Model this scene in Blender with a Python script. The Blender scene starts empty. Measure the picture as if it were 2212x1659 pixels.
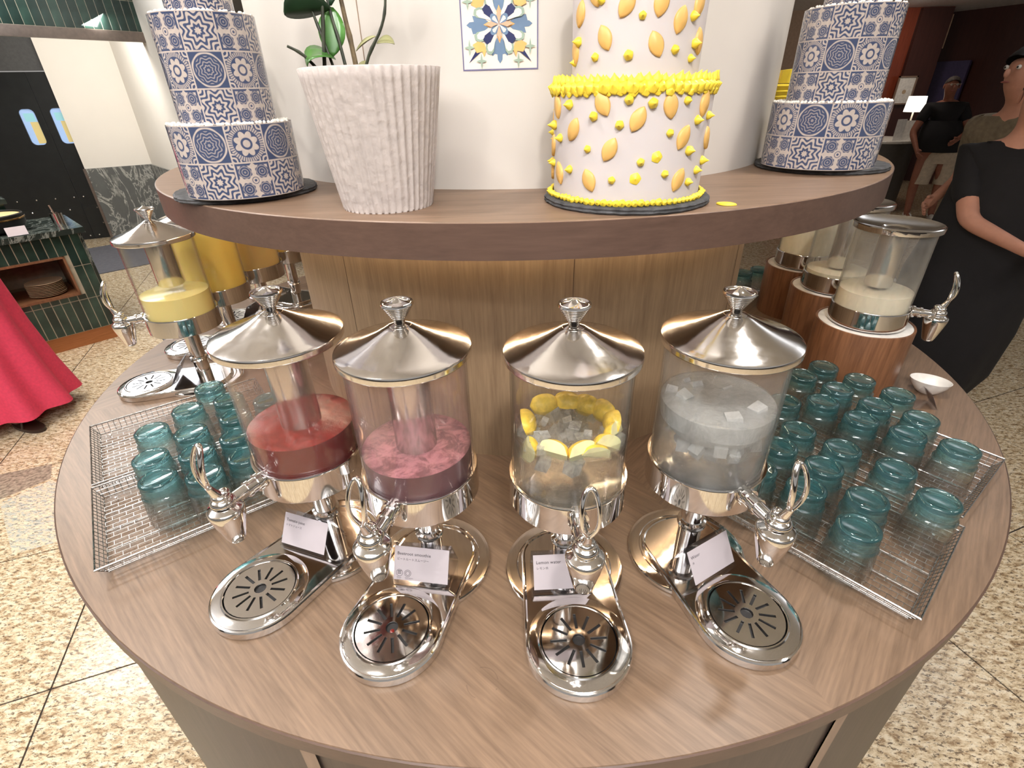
import bpy, bmesh, math, random
from mathutils import Vector, Matrix
R = math.radians
PI = math.pi
rnd = random.Random(7)
scn = bpy.context.scene
COL = scn.collection

# ------------------------------------------------------------------ camera
th, ro = R(30.173), R(-1.4576)
fwd = Vector((0, math.cos(th), -math.sin(th)))
up = Vector((0, math.sin(th), math.cos(th)))
rt = Vector((1, 0, 0))
r2 = rt * math.cos(ro) + up * math.sin(ro)
u2 = -rt * math.sin(ro) + up * math.cos(ro)
cam = bpy.data.cameras.new('camera')
cam.sensor_width = 36
cam.lens = 17.88
cam.clip_start = .02
cam.clip_end = 60
camo = bpy.data.objects.new('camera', cam)
COL.objects.link(camo)
m = Matrix((r2, u2, -fwd)).transposed().to_4x4()
m.translation = Vector((0, 0, 1.67))
camo.matrix_world = m
scn.camera = camo

# ------------------------------------------------------------------ view, world
scn.view_settings.view_transform = 'Standard'
scn.view_settings.look = 'None'
scn.view_settings.exposure = -0.12
scn.view_settings.gamma = 1
scn.view_settings.use_curve_mapping = False
w = bpy.data.worlds.new('room_glow')
scn.world = w
w.use_nodes = True
bg = w.node_tree.nodes['Background']
bg.inputs[0].default_value = (.95, .91, .87, 1)
bg.inputs[1].default_value = .42
try:
    cy = scn.cycles
    cy.max_bounces = 10
    cy.transparent_max_bounces = 28
    cy.transmission_bounces = 8
    cy.use_adaptive_sampling = True
    cy.adaptive_threshold = .04
    cy.glossy_bounces = 5
    cy.diffuse_bounces = 3
    cy.caustics_refractive = False
    cy.caustics_reflective = False
    cy.sample_clamp_indirect = 6
    cy.use_denoising = True
except Exception:
    pass

def lamp(kind, name, loc, tgt, power, col=(1, .93, .85), size=.1, angle=70, blend=.5, sizey=None):
    l = bpy.data.lights.new(name, kind)
    l.energy = power
    l.color = col
    if kind == 'AREA':
        l.size = size
        if sizey:
            l.shape = 'RECTANGLE'
            l.size_y = sizey
    elif kind == 'SPOT':
        l.shadow_soft_size = size
        l.spot_size = R(angle)
        l.spot_blend = blend
    else:
        l.shadow_soft_size = size
    o = bpy.data.objects.new(name, l)
    COL.objects.link(o)
    o.location = loc
    o.rotation_euler = (Vector(tgt) - Vector(loc)).to_track_quat('-Z', 'Y').to_euler()
    return o

CEIL = 2.6
# recessed ceiling downlights over the island
DOWN = [(.83, 1.1, 34), (-.75, .75, 30), (.15, -.35, 44), (-1.7, 1.3, 34), (1.75, .2, 16), (-.9, -.9, 26)]
for x, y, p in DOWN:
    lamp('SPOT', 'ceiling_downlight', (x, y, CEIL - .03), (x * .7, y * .6 + .5, .9), p * 1.2, (1, .965, .93), .045, 125, .8)
# added soft fill lights under the ceiling, standing for no real fixture
lamp('AREA', 'ceiling_fill', (-.2, -.3, CEIL - .02), (-.2, -.3, 0), 42, (1, .96, .92), 1.6, sizey=.5)
lamp('AREA', 'ceiling_fill', (-3.2, 3.0, CEIL - .02), (-3.2, 3.0, 0), 66, (1, .95, .88), 1.2)
lamp('AREA', 'ceiling_fill', (-4.3, 6.0, CEIL - .02), (-4.9, 7.2, 1.2), 70, (1, .96, .9), .9)
lamp('AREA', 'ceiling_fill', (-3.2, .4, CEIL - .02), (-2.6, .6, 0), 40, (1, .95, .88), 1.0)
lamp('AREA', 'ceiling_fill', (2.6, .2, CEIL - .02), (2.4, .6, 0), 22, (1, .92, .84), .8)
lamp('AREA', 'ceiling_fill', (5.0, 7.6, CEIL - .02), (5.6, 9.0, .8), 16, (1, .85, .72), .7)

lamp('SPOT', 'red_wall_fill', (5.7, 8.3, CEIL - .05), (6.0, 9.5, 1.7), 30, (1, .88, .76), .08, 100, .9)  # added fill spot that lifts the red wall, no such fixture known
# added fill aimed up to brighten the ceiling, with no cove behind it
for x, y, p in ((-2.6, .6, 60), (.2, -1.6, 60), (.1, 1.7, 26), (-3.6, 4.6, 40), (3.2, 2.6, 14)):
    lamp('AREA', 'ceiling_bounce_fill', (x, y, CEIL - .45), (x, y, 5), p, (.98, .99, 1), .8)
# small warm uplights on the shelf behind the cakes
for x, y in ((.885, 1.72), (-.80, 1.72)):
    lamp('POINT', 'shelf_uplight', (x, y, 1.60), (x, y, 3), 3.2, (1, .78, .42), .03)

# ------------------------------------------------------------------ materials
def lin(c):
    def f(v):
        v /= 255
        return v / 12.92 if v <= .04045 else ((v + .055) / 1.055) ** 2.4
    return (f(c[0]), f(c[1]), f(c[2]), 1)

class NT:
    def __init__(s, name):
        s.m = bpy.data.materials.new(name)
        s.m.use_nodes = True
        s.t = s.m.node_tree
        s.b = s.t.nodes['Principled BSDF']
        s.out = s.t.nodes['Material Output']
    def n(s, typ, **kw):
        nd = s.t.nodes.new(typ)
        for k, v in kw.items():
            setattr(nd, k, v)
        return nd
    def l(s, a, b):
        s.t.links.new(a, b)
    def val(s, x, sock):
        if isinstance(x, (int, float)):
            sock.default_value = x
        else:
            s.l(x, sock)
    def math(s, op, a, b=0, c=0, clamp=False):
        nd = s.n('ShaderNodeMath', operation=op, use_clamp=clamp)
        s.val(a, nd.inputs[0]); s.val(b, nd.inputs[1]); s.val(c, nd.inputs[2])
        return nd.outputs[0]
    def ramp(s, fac, stops):
        nd = s.n('ShaderNodeValToRGB')
        cr = nd.color_ramp
        while len(cr.elements) < len(stops):
            cr.elements.new(.5)
        for e, (p, c) in zip(cr.elements, stops):
            e.position = p
            e.color = c if len(c) == 4 else (*c, 1)
        s.l(fac, nd.inputs[0])
        return nd.outputs[0]
    def mix(s, fac, a, b):
        nd = s.n('ShaderNodeMix', data_type='RGBA')
        s.val(fac, nd.inputs[0])
        for x, sk in ((a, nd.inputs[6]), (b, nd.inputs[7])):
            if isinstance(x, tuple):
                sk.default_value = x
            else:
                s.l(x, sk)
        return nd.outputs[2]
    def coord(s, which='Object', scale=(1, 1, 1), rot=(0, 0, 0)):
        tc = s.n('ShaderNodeTexCoord')
        mp = s.n('ShaderNodeMapping')
        mp.inputs['Scale'].default_value = scale
        mp.inputs['Rotation'].default_value = rot
        s.l(tc.outputs[which], mp.inputs[0])
        return mp.outputs[0]
    def noise(s, vec, scale=5, detail=4, rough=.5, dist=0):
        nd = s.n('ShaderNodeTexNoise')
        nd.inputs['Scale'].default_value = scale
        nd.inputs['Detail'].default_value = detail
        nd.inputs['Roughness'].default_value = rough
        nd.inputs['Distortion'].default_value = dist
        s.l(vec, nd.inputs['Vector'])
        return nd.outputs[0]
    def bump(s, h, strength=.2, dist=.002):
        nd = s.n('ShaderNodeBump')
        nd.inputs['Strength'].default_value = strength
        nd.inputs['Distance'].default_value = dist
        s.l(h, nd.inputs['Height'])
        s.l(nd.outputs[0], s.b.inputs['Normal'])
        return nd.outputs[0]
    def set(s, **kw):
        for k, v in kw.items():
            k = k.replace('_', ' ')
            sk = s.b.inputs[k]
            if hasattr(v, 'node'):
                s.l(v, sk)
            else:
                sk.default_value = v
        return s

def plain(name, col, rough=.5, metal=0, noise_amt=.06, nscale=30, bump=0, spec=.5, sub=0, emit=0):
    t = NT(name)
    c = lin(col)
    v = t.coord()
    n = t.noise(v, nscale, 3)
    d = tuple(max(0, x * (1 - noise_amt * 2)) for x in c[:3]) + (1,)
    e = tuple(min(1, x * (1 + noise_amt * 2)) for x in c[:3]) + (1,)
    t.set(Base_Color=t.ramp(n, [(.3, d), (.7, e)]), Roughness=rough, Metallic=metal)
    t.b.inputs['Specular IOR Level'].default_value = spec
    if sub:
        t.b.inputs['Subsurface Weight'].default_value = sub
        t.b.inputs['Subsurface Radius'].default_value = (.01, .006, .004)
    if bump:
        t.bump(n, bump, .003)
    if emit:
        t.b.inputs['Emission Color'].default_value = c
        t.b.inputs['Emission Strength'].default_value = emit
    return t.m

def wood(name, a, b, scale=1.0, mode='x', rough=.42, sector=False, ring=None, bump=.08):
    t = NT(name)
    tc = t.n('ShaderNodeTexCoord')
    v = tc.outputs['Object']
    if sector:
        # veneer laid in quarters, the grain turned by 90 degrees from one to the next
        sx = t.n('ShaderNodeSeparateXYZ'); t.l(v, sx.inputs[0])
        ang = t.math('ARCTAN2', sx.outputs[1], sx.outputs[0])
        k = t.math('FLOOR', t.math('DIVIDE', t.math('ADD', ang, R(72)), PI / 2))
        rot = t.math('SUBTRACT', R(-48), t.math('MULTIPLY', k, PI / 2))
        vr = t.n('ShaderNodeVectorRotate', rotation_type='Z_AXIS')
        t.l(v, vr.inputs['Vector']); t.l(rot, vr.inputs['Angle'])
        v = vr.outputs[0]
    mp = t.n('ShaderNodeMapping')
    s = {'x': (1.4, 22, 22), 'y': (22, 1.4, 22), 'z': (22, 22, 1.4)}[mode]
    mp.inputs['Scale'].default_value = tuple(q * scale for q in s)
    t.l(v, mp.inputs[0])
    v2 = mp.outputs[0]
    n1 = t.noise(v2, 2.2, 5, .6, .6)
    n2 = t.noise(v2, 9, 3, .6)
    mx = t.math('ADD', t.math('MULTIPLY', n1, .5), t.math('MULTIPLY', n2, .5))
    c = t.ramp(mx, [(.32, lin(a)), (.5, tuple((x + y) / 2 for x, y in zip(lin(a), lin(b)))), (.68, lin(b))])
    if ring:
        sx = t.n('ShaderNodeSeparateXYZ'); t.l(tc.outputs['Object'], sx.inputs[0])
        dx = t.math('SUBTRACT', sx.outputs[0], ring[0]); dy = t.math('SUBTRACT', sx.outputs[1], ring[1])
        d = t.math('SQRT', t.math('ADD', t.math('MULTIPLY', dx, dx), t.math('MULTIPLY', dy, dy)))
        e = t.math('SUBTRACT', 1, t.math('MULTIPLY', t.math('ABSOLUTE', t.math('SUBTRACT', d, ring[2])), 900), clamp=True)
        br = t.noise(t.coord(scale=(1, 1, 1)), 40, 2)
        e = t.math('MULTIPLY', e, t.math('MULTIPLY', t.math('GREATER_THAN', br, .46), .45))
        c = t.mix(e, c, lin((70, 55, 45)))
    t.set(Base_Color=c, Roughness=rough)
    t.bump(mx, bump, .001)
    return t.m

def chrome(name='polished_steel', col=(232, 229, 226), rough=.06, scratch=.25):
    t = NT(name)
    v = t.coord(scale=(1, 1, 1))
    n = t.noise(v, 55, 5, .7)
    t.set(Base_Color=lin(col), Metallic=1.0)
    t.l(t.ramp(n, [(.35, (rough * .75,) * 3), (.8, (min(1, rough * 1.7),) * 3)]), t.b.inputs['Roughness'])
    n2 = t.noise(v, 90, 3, .6)
    t.bump(n2, .05 * scratch, .0004)
    return t.m

def thin_glass(name, tint=(.97, .98, .98), fog=.0, fogcol=(.85, .85, .85), edge=(.74, .76, .76), ior=1.45, gl=.8, zfog=None):
    """clear acrylic or glass wall: transparent, Fresnel gloss, darker at grazing angles, plus a share of condensation"""
    t = NT(name)
    t.t.nodes.remove(t.b)
    tr = t.n('ShaderNodeBsdfTransparent')
    lw = t.n('ShaderNodeLayerWeight'); lw.inputs[0].default_value = .35
    t.l(t.ramp(lw.outputs['Facing'], [(.5, tint), (.99, edge)]), tr.inputs[0])
    g = t.n('ShaderNodeBsdfGlossy'); g.inputs['Roughness'].default_value = .04
    lf = t.n('ShaderNodeLayerWeight'); lf.inputs[0].default_value = .5
    fr = t.math('ADD', .035, t.math('MULTIPLY', t.math('POWER', lf.outputs['Facing'], 4.5), .85))
    mx = t.n('ShaderNodeMixShader')
    t.l(t.math('MULTIPLY', fr, gl), mx.inputs[0]); t.l(tr.outputs[0], mx.inputs[1]); t.l(g.outputs[0], mx.inputs[2])
    last = mx.outputs[0]
    if fog:
        d = t.n('ShaderNodeBsdfTranslucent'); d.inputs[0].default_value = (*fogcol, 1)
        d2 = t.n('ShaderNodeBsdfDiffuse'); d2.inputs[0].default_value = (*fogcol, 1)
        ad = t.n('ShaderNodeMixShader'); ad.inputs[0].default_value = .5
        t.l(d.outputs[0], ad.inputs[1]); t.l(d2.outputs[0], ad.inputs[2])
        v = t.coord(scale=(1, 1, .45))
        n = t.noise(v, 26, 6, .7)
        f = t.ramp(n, [(.4, (fog * .5,) * 3), (.62, (fog * 1.1,) * 3), (.74, (min(1, fog * 2.5),) * 3)])
        m2 = t.n('ShaderNodeMixShader')
        t.l(f, m2.inputs[0]); t.l(last, m2.inputs[1]); t.l(ad.outputs[0], m2.inputs[2])
        last = m2.outputs[0]
    t.l(last, t.out.inputs[0])
    return t.m

def tumbler_glass():
    t = NT('teal_tumbler_glass')
    t.t.nodes.remove(t.b)
    sx = t.n('ShaderNodeSeparateXYZ'); tc = t.n('ShaderNodeTexCoord'); t.l(tc.outputs['Object'], sx.inputs[0])
    zf = t.math('DIVIDE', sx.outputs[2], .107)
    c1 = t.ramp(zf, [(.25, (.985, .99, .99)), (.60, (.90, .98, .985)), (.76, (.74, .955, .98)), (1, (.70, .94, .97))])
    c2 = t.ramp(zf, [(.25, (.86, .90, .89)), (.55, (.62, .86, .88)), (.72, (.20, .62, .72)), (1, (.12, .52, .64))])
    lw = t.n('ShaderNodeLayerWeight'); lw.inputs[0].default_value = .5
    c = t.mix(t.ramp(lw.outputs['Facing'], [(.55, (0, 0, 0)), (.78, (.35, .35, .35)), (.97, (1, 1, 1))]), c1, c2)
    tr = t.n('ShaderNodeBsdfTransparent'); t.l(c, tr.inputs[0])
    rf = t.n('ShaderNodeBsdfRefraction'); rf.inputs['IOR'].default_value = 1.30; rf.inputs['Roughness'].default_value = 0
    t.l(c, rf.inputs[0])
    m1 = t.n('ShaderNodeMixShader'); t.l(t.ramp(zf, [(.5, (.15, .15, .15)), (.75, (.6, .6, .6))]), m1.inputs[0])
    t.l(tr.outputs[0], m1.inputs[1]); t.l(rf.outputs[0], m1.inputs[2])
    tl = t.n('ShaderNodeBsdfTranslucent'); tl.inputs[0].default_value = (.30, .92, 1.0, 1)
    df = t.n('ShaderNodeBsdfDiffuse'); df.inputs[0].default_value = (.25, .88, .98, 1)
    td = t.n('ShaderNodeMixShader'); td.inputs[0].default_value = .4; t.l(tl.outputs[0], td.inputs[1]); t.l(df.outputs[0], td.inputs[2])
    m0 = t.n('ShaderNodeMixShader'); t.l(t.ramp(zf, [(.45, (.0, .0, .0)), (.75, (.07, .07, .07))]), m0.inputs[0])
    t.l(m1.outputs[0], m0.inputs[1]); t.l(td.outputs[0], m0.inputs[2])
    g = t.n('ShaderNodeBsdfGlossy'); g.inputs['Roughness'].default_value = .03
    lf = t.n('ShaderNodeLayerWeight'); lf.inputs[0].default_value = .5
    fr = t.math('ADD', .07, t.math('MULTIPLY', t.math('POWER', lf.outputs['Facing'], 3.2), .8))
    mx = t.n('ShaderNodeMixShader')
    t.l(fr, mx.inputs[0]); t.l(m0.outputs[0], mx.inputs[1]); t.l(g.outputs[0], mx.inputs[2])
    t.l(mx.outputs[0], t.out.inputs[0])
    return t.m

def granite(name, a, b, c, rough=.18):
    t = NT(name)
    tc = t.n('ShaderNodeNewGeometry')
    mp = t.n('ShaderNodeMapping'); mp.inputs['Rotation'].default_value = (0, 0, .6); mp.inputs['Scale'].default_value = (1, 2.1, 1)
    t.l(tc.outputs['Position'], mp.inputs[0])
    v = mp.outputs[0]
    n1 = t.noise(v, 26, 6, .72, .4)
    n2 = t.noise(v, 55, 4, .75, .3)
    vo = t.n('ShaderNodeTexVoronoi'); vo.inputs['Scale'].default_value = 48; t.l(v, vo.inputs['Vector'])
    col = t.ramp(n1, [(.38, lin(b)), (.45, lin(a)), (.52, lin((222, 202, 168))), (.6, lin((234, 220, 194)))])
    dk = t.ramp(n2, [(.40, (1, 1, 1)), (.46, (0, 0, 0))])
    col = t.mix(t.math('MULTIPLY', dk, .9), col, lin(c))
    dk2 = t.ramp(vo.outputs['Distance'], [(.08, (1, 1, 1)), (.2, (0, 0, 0))])
    col = t.mix(t.math('MULTIPLY', dk2, .35), col, lin(b))
    t.set(Base_Color=col, Roughness=rough)
    return t.m

def marble(name, base, vein, scale=3, rough=.15, rot=.5):
    t = NT(name)
    v = t.coord(rot=(0, rot, .3), scale=(1, 1, .45))
    n1 = t.noise(v, scale, 8, .65, 2.2)
    n2 = t.noise(v, scale * 2.4, 6, .6, 1.0)
    band = t.math('ABSOLUTE', t.math('SUBTRACT', n1, .5))
    a = t.ramp(band, [(.0, (1, 1, 1)), (.022, (0, 0, 0))])
    c = t.mix(t.math('MULTIPLY', n2, .8), lin(base), tuple(x * .45 for x in lin(base)[:3]) + (1,))
    hi = t.ramp(n2, [(.58, (0, 0, 0)), (.72, (1, 1, 1))])
    c = t.mix(t.math('MULTIPLY', hi, .55), c, lin(vein))
    t.set(Base_Color=t.mix(t.math('MULTIPLY', a, .8), c, lin(vein)), Roughness=rough)
    return t.m

def tile_print(name, circumf, vh, off=0.0, seed=0.0):
    """printed blue and cream patterned paper; UV = (arc length, height) in metres"""
    t = NT(name)
    uv = t.n('ShaderNodeUVMap')
    s = t.n('ShaderNodeSeparateXYZ'); t.l(uv.outputs[0], s.inputs[0])
    U = t.math('ADD', t.math('DIVIDE', s.outputs[0], vh), off)
    V = t.math('DIVIDE', s.outputs[1], vh)
    iu, iv = t.math('FLOOR', U), t.math('FLOOR', V)
    x = t.math('MULTIPLY', t.math('SUBTRACT', t.math('FRACT', U), .5), 2)
    y = t.math('MULTIPLY', t.math('SUBTRACT', t.math('FRACT', V), .5), 2)
    r = t.math('SQRT', t.math('ADD', t.math('MULTIPLY', x, x), t.math('MULTIPLY', y, y)))
    a = t.math('ARCTAN2', y, x)
    c8 = t.math('COSINE', t.math('MULTIPLY', a, 8))
    c4 = t.math('COSINE', t.math('MULTIPLY', a, 4))
    ax, ay = t.math('ABSOLUTE', x), t.math('ABSOLUTE', y)
    mxy = t.math('MAXIMUM', ax, ay)
    def step(v, e, w=.05):
        return t.math('MULTIPLY', t.math('ADD', t.math('SUBTRACT', v, e), w / 2), 1 / w, clamp=True)
    # A: stepped eight-point star
    f = t.math('MULTIPLY', r, t.math('ADD', 1, t.math('MULTIPLY', c8, .17)))
    A = step(t.math('SINE', t.math('MULTIPLY', f, 19)), 0, .7)
    # B: four rosettes
    bx, by = t.math('SUBTRACT', ax, .48), t.math('SUBTRACT', ay, .48)
    rb = t.math('SQRT', t.math('ADD', t.math('MULTIPLY', bx, bx), t.math('MULTIPLY', by, by)))
    ab = t.math('ARCTAN2', by, bx)
    rb2 = t.math('ADD', rb, t.math('MULTIPLY', t.math('COSINE', t.math('MULTIPLY', ab, 8)), .025))
    B = step(rb2, .37, .05)
    B = t.math('MAXIMUM', B, t.math('MULTIPLY', step(t.math('SINE', t.math('MULTIPLY', rb, 46)), .25, .5), .45))
    B = t.math('MULTIPLY', B, t.math('SUBTRACT', 1, t.math('MULTIPLY', step(t.math('SINE', t.math('MULTIPLY', r, 40)), .3, .4), t.math('SUBTRACT', 1, step(r, .2, .03)))))
    B = t.math('MULTIPLY', B, t.math('SUBTRACT', 1, t.math('MULTIPLY', step(mxy, .84, .04), step(t.math('ADD', ax, ay), 1.0, .05))))
    # C: flower with eight round petals inside a beaded ring
    pet = t.math('MULTIPLY', t.math('ABSOLUTE', t.math('SINE', t.math('MULTIPLY', a, 4))), .21)
    C1 = t.math('SUBTRACT', step(r, .32, .04), step(t.math('SUBTRACT', r, pet), .47, .04))
    C2 = t.math('MULTIPLY', t.math('SUBTRACT', step(r, .74, .03), step(r, .97, .03)), t.math('ADD', .55, t.math('MULTIPLY', t.math('SINE', t.math('MULTIPLY', a, 44)), .45)))
    C3 = t.math('SUBTRACT', 1, step(r, .2, .04))
    C4 = t.math('MULTIPLY', step(t.math('SINE', t.math('MULTIPLY', f, 21)), .2, .5), step(r, .97, .03))
    Cc = t.math('MAXIMUM', t.math('MAXIMUM', C1, C2), t.math('MAXIMUM', C3, C4))
    # D: dark medallion with cream rim
    D1 = t.math('SUBTRACT', step(r, .84, .04), step(t.math('ADD', r, t.math('MULTIPLY', c8, .012)), .93, .04))
    D2 = t.math('MULTIPLY', t.math('MULTIPLY', step(t.math('SINE', t.math('MULTIPLY', t.math('MULTIPLY', r, t.math('ADD', 1, t.math('MULTIPLY', c8, .1))), 34)), .35, .4), t.math('SUBTRACT', 1, step(r, .74, .03))), .55)
    D = t.math('MAXIMUM', D1, D2)
    # pick a pattern from the tile's row and column
    par = t.math('MODULO', t.math('ADD', t.math('ADD', iu, 200), t.math('ADD', iv, seed)), 2)
    row = t.math('MODULO', t.math('ADD', iv, 100 + seed), 2)
    p1 = t.math('ADD', t.math('MULTIPLY', A, par), t.math('MULTIPLY', B, t.math('SUBTRACT', 1, par)))
    p2 = t.math('ADD', t.math('MULTIPLY', Cc, par), t.math('MULTIPLY', D, t.math('SUBTRACT', 1, par)))
    p = t.math('ADD', t.math('MULTIPLY', p2, row), t.math('MULTIPLY', p1, t.math('SUBTRACT', 1, row)))
    grout = step(mxy, .955, .02)
    p = t.math('MAXIMUM', p, grout)
    n = t.noise(t.coord(), 160, 3)
    p = t.math('MULTIPLY', p, t.math('ADD', .75, t.math('MULTIPLY', n, .4)), clamp=True)
    c = t.mix(p, lin((60, 71, 100)), lin((186, 173, 164)))
    t.set(Base_Color=c, Roughness=.16)
    t.b.inputs['Coat Weight'].default_value = .6
    t.b.inputs['Coat Roughness'].default_value = .04
    return t.m

M = {}
M['counter'] = wood('countertop_veneer', (98, 78, 61), (134, 109, 88), 1.0, 'x', .38, sector=True, ring=(-.097, -1.243, .0245))
M['shelfw'] = wood('shelf_veneer', (104, 83, 66), (138, 112, 92), 1.2, 'x', .42)
M['edge'] = wood('edge_band', (76, 57, 48), (94, 72, 61), .8, 'x', .4)  # darker than the top veneer: shade of the upright faces put into the colour
M['ped'] = wood('pedestal_veneer', (140, 114, 88), (176, 148, 116), .9, 'z', .5)
M['base'] = wood('base_veneer', (62, 51, 46), (80, 67, 60), .8, 'z', .45)
M['baselight'] = wood('base_trim_veneer', (124, 102, 88), (146, 122, 106), .8, 'z', .45)
M['drum'] = wood('acacia_wood', (92, 58, 38), (142, 98, 68), .75, 'z', .35)
M['kick'] = wood('orange_plinth_wood', (150, 92, 48), (184, 120, 70), 1, 'x', .5)
M['chrome'] = chrome()
M['lid'] = chrome('lid_steel', (236, 232, 228), .11, .4)
M['tube'] = chrome('brushed_tube_steel', (206, 203, 200), .16, .1)
M['wire'] = chrome('wire_steel', (178, 176, 174), .28, 0)
M['trim'] = plain('satin_steel_trim', (128, 116, 108), .35, .8, .05)
M['brass'] = chrome('gold_trim', (212, 170, 110), .2)
M['clear'] = thin_glass('clear_acrylic', (.99, .99, .985), .012, (.95, .95, .95))
M['fogT'] = thin_glass('acrylic_tomato_haze', (.99, .97, .965), .05, (.95, .78, .72))
M['fogB'] = thin_glass('acrylic_berry_haze', (.985, .955, .955), .085, (.95, .76, .76))
M['fogM'] = thin_glass('acrylic_milk_haze', (.98, .98, .97), .12, (.93, .91, .88))
M['fogW'] = thin_glass('acrylic_condensation', (.985, .985, .985), .08, (.96, .96, .95))
M['holder'] = thin_glass('sign_acrylic', (.95, .95, .96), .0, edge=(.5, .5, .55))
M['tumbler'] = tumbler_glass()
M['white'] = plain('white_porcelain', (236, 232, 226), .25)
M['black'] = plain('black_rubber', (22, 20, 20), .5)
M['slate'] = plain('slate', (62, 62, 64), .75, nscale=60, noise_amt=.25, bump=.9)
M['cream'] = plain('white_fondant', (192, 184, 183), .55, nscale=8, noise_amt=.015, sub=.15)
M['yellow'] = plain('yellow_buttercream', (228, 202, 62), .45, nscale=20, noise_amt=.05, sub=.2)
M['petal'] = plain('golden_fondant_petal', (212, 168, 96), .45, nscale=14, noise_amt=.06, sub=.1)
M['pearl'] = plain('white_sugar_pearl', (240, 236, 226), .5)
M['pot'] = plain('matte_plaster', (176, 166, 161), .85, nscale=90, noise_amt=.04, bump=.7)
M['soil'] = plain('potting_soil', (60, 44, 34), .95, bump=.8)
M['card'] = plain('sign_card', (190, 180, 184), .6, noise_amt=.01)
M['ink'] = plain('print_ink', (42, 38, 42), .7)
M['wallwhite'] = plain('backdrop_laminate', (204, 197, 189), .5, nscale=3, noise_amt=.03)
M['plaster'] = plain('white_wall_paint', (238, 232, 222), .6, nscale=2, noise_amt=.01)
M['doorblack'] = plain('black_door_paint', (30, 32, 32), .35, nscale=9, noise_amt=.1)
M['doorgrey'] = plain('grey_lintel', (84, 84, 84), .5)
M['skin'] = plain('skin', (196, 142, 120), .55, noise_amt=.03, sub=.1)
M['skindark'] = plain('tanned_skin', (150, 96, 76), .55, noise_amt=.04)
M['hair'] = plain('black_hair', (20, 16, 16), .6, nscale=90, noise_amt=.3, bump=.5)
M['greyhair'] = plain('greying_hair', (70, 62, 58), .7, nscale=90, noise_amt=.3, bump=.5)
M['blackcloth'] = plain('black_cloth', (20, 18, 22), .85, bump=.3)
M['navycloth'] = plain('black_navy_cloth', (22, 21, 28), .85, bump=.3)
M['olive'] = plain('olive_grey_cloth', (116, 104, 86), .9, nscale=40, noise_amt=.1, bump=.3)
M['beige'] = plain('beige_cotton', (196, 180, 158), .9, bump=.3)
M['pink'] = plain('coral_pink_linen', (224, 66, 96), .85, nscale=70, noise_amt=.04, bump=.3)
M['leather'] = plain('dark_brown_leather', (52, 34, 28), .4)
M['eyew'] = plain('eye_white', (225, 220, 215), .3)
M['lips'] = plain('lips', (150, 84, 76), .5)
M['gtile'] = plain('green_glazed_tile', (44, 66, 58), .14, nscale=7, noise_amt=.22)
M['gtile2'] = plain('dark_green_glazed_tile', (34, 52, 47), .14, nscale=7, noise_amt=.22)
M['grout'] = plain('pale_grout', (176, 168, 148), .9)
M['ceil'] = plain('ceiling_paint', (226, 228, 232), .8)
M['redwood'] = wood('cherry_panel', (110, 48, 30), (140, 66, 42), .5, 'z', .35)
M['darkred'] = wood('dark_cherry_panel', (58, 30, 26), (74, 40, 34), .5, 'z', .4)
M['taupe'] = plain('taupe_wall', (150, 126, 106), .6)
M['desk'] = plain('charcoal_laminate', (74, 68, 62), .5)
M['granite'] = granite('granite_floor', (196, 172, 138), (150, 122, 90), (92, 74, 58))
M['granite2'] = granite('pale_marble_inlay', (196, 196, 186), (168, 170, 160), (120, 118, 110))
M['groutdark'] = plain('dark_joint', (58, 48, 42), .9)
M['marble'] = marble('dark_grey_marble', (112, 114, 112), (196, 194, 186), 2.2)
M['slab'] = marble('black_green_marble', (46, 54, 50), (150, 156, 148), 5)
M['mat'] = plain('grey_floor_mat', (96, 96, 102), .95, bump=.5)
M['leaf'] = plain('orchid_leaf', (66, 112, 48), .3, nscale=25, noise_amt=.3)
M['leafdark'] = plain('dark_leaf', (34, 58, 40), .35, nscale=20, noise_amt=.25)
M['leafpale'] = plain('pale_leaf', (150, 148, 104), .5, nscale=20, noise_amt=.15)
M['stem'] = plain('dark_green_stem', (46, 50, 34), .55, nscale=60, noise_amt=.3)
M['stembrown'] = plain('brown_stem', (96, 80, 54), .6, nscale=60, noise_amt=.3)
M['kraft'] = wood('stoneware_plate', (176, 150, 120), (206, 182, 152), 1, 'x', .5)
def emis(name, col, s):
    t = NT(name)
    t.b.inputs['Base Color'].default_value = lin(col)
    t.b.inputs['Emission Color'].default_value = lin(col)
    t.b.inputs['Emission Strength'].default_value = s
    n = t.noise(t.coord(), 5, 1)
    t.l(t.ramp(n, [(0, (.4,) * 3), (1, (.5,) * 3)]), t.b.inputs['Roughness'])
    return t.m
M['led'] = emis('warm_led', (255, 234, 200), 40)
M['lampshade'] = emis('lit_lampshade', (255, 246, 228), 2.6)
M['downlight'] = emis('downlight_lens', (255, 240, 220), 14)
M['porthole'] = emis('lit_kitchen_window', (150, 176, 214), .8)

def liquid(name, col, top, rough=.2, nscale=26, foam=.5, spec=.5):
    t = NT(name)
    g = t.n('ShaderNodeNewGeometry')
    s = t.n('ShaderNodeSeparateXYZ'); t.l(g.outputs['Normal'], s.inputs[0])
    up_ = t.math('GREATER_THAN', s.outputs[2], .6)
    v = t.coord()
    n = t.noise(v, nscale, 7, .72, .6)
    nn = t.ramp(n, [(.42, (0, 0, 0)), (.62, (1, 1, 1))])
    f = t.math('MULTIPLY', up_, t.math('ADD', .25 * foam, t.math('MULTIPLY', nn, foam)))
    t.set(Base_Color=t.mix(f, lin(col), lin(top)), Roughness=rough)
    t.b.inputs['Subsurface Weight'].default_value = .15
    t.b.inputs['Subsurface Radius'].default_value = (.02, .01, .005)
    t.bump(t.math('MULTIPLY', n, up_), .5 * foam, .004)
    return t.m
M['tomato'] = liquid('tomato_juice', (96, 15, 12), (150, 46, 42), .12, 30, .55)
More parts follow.
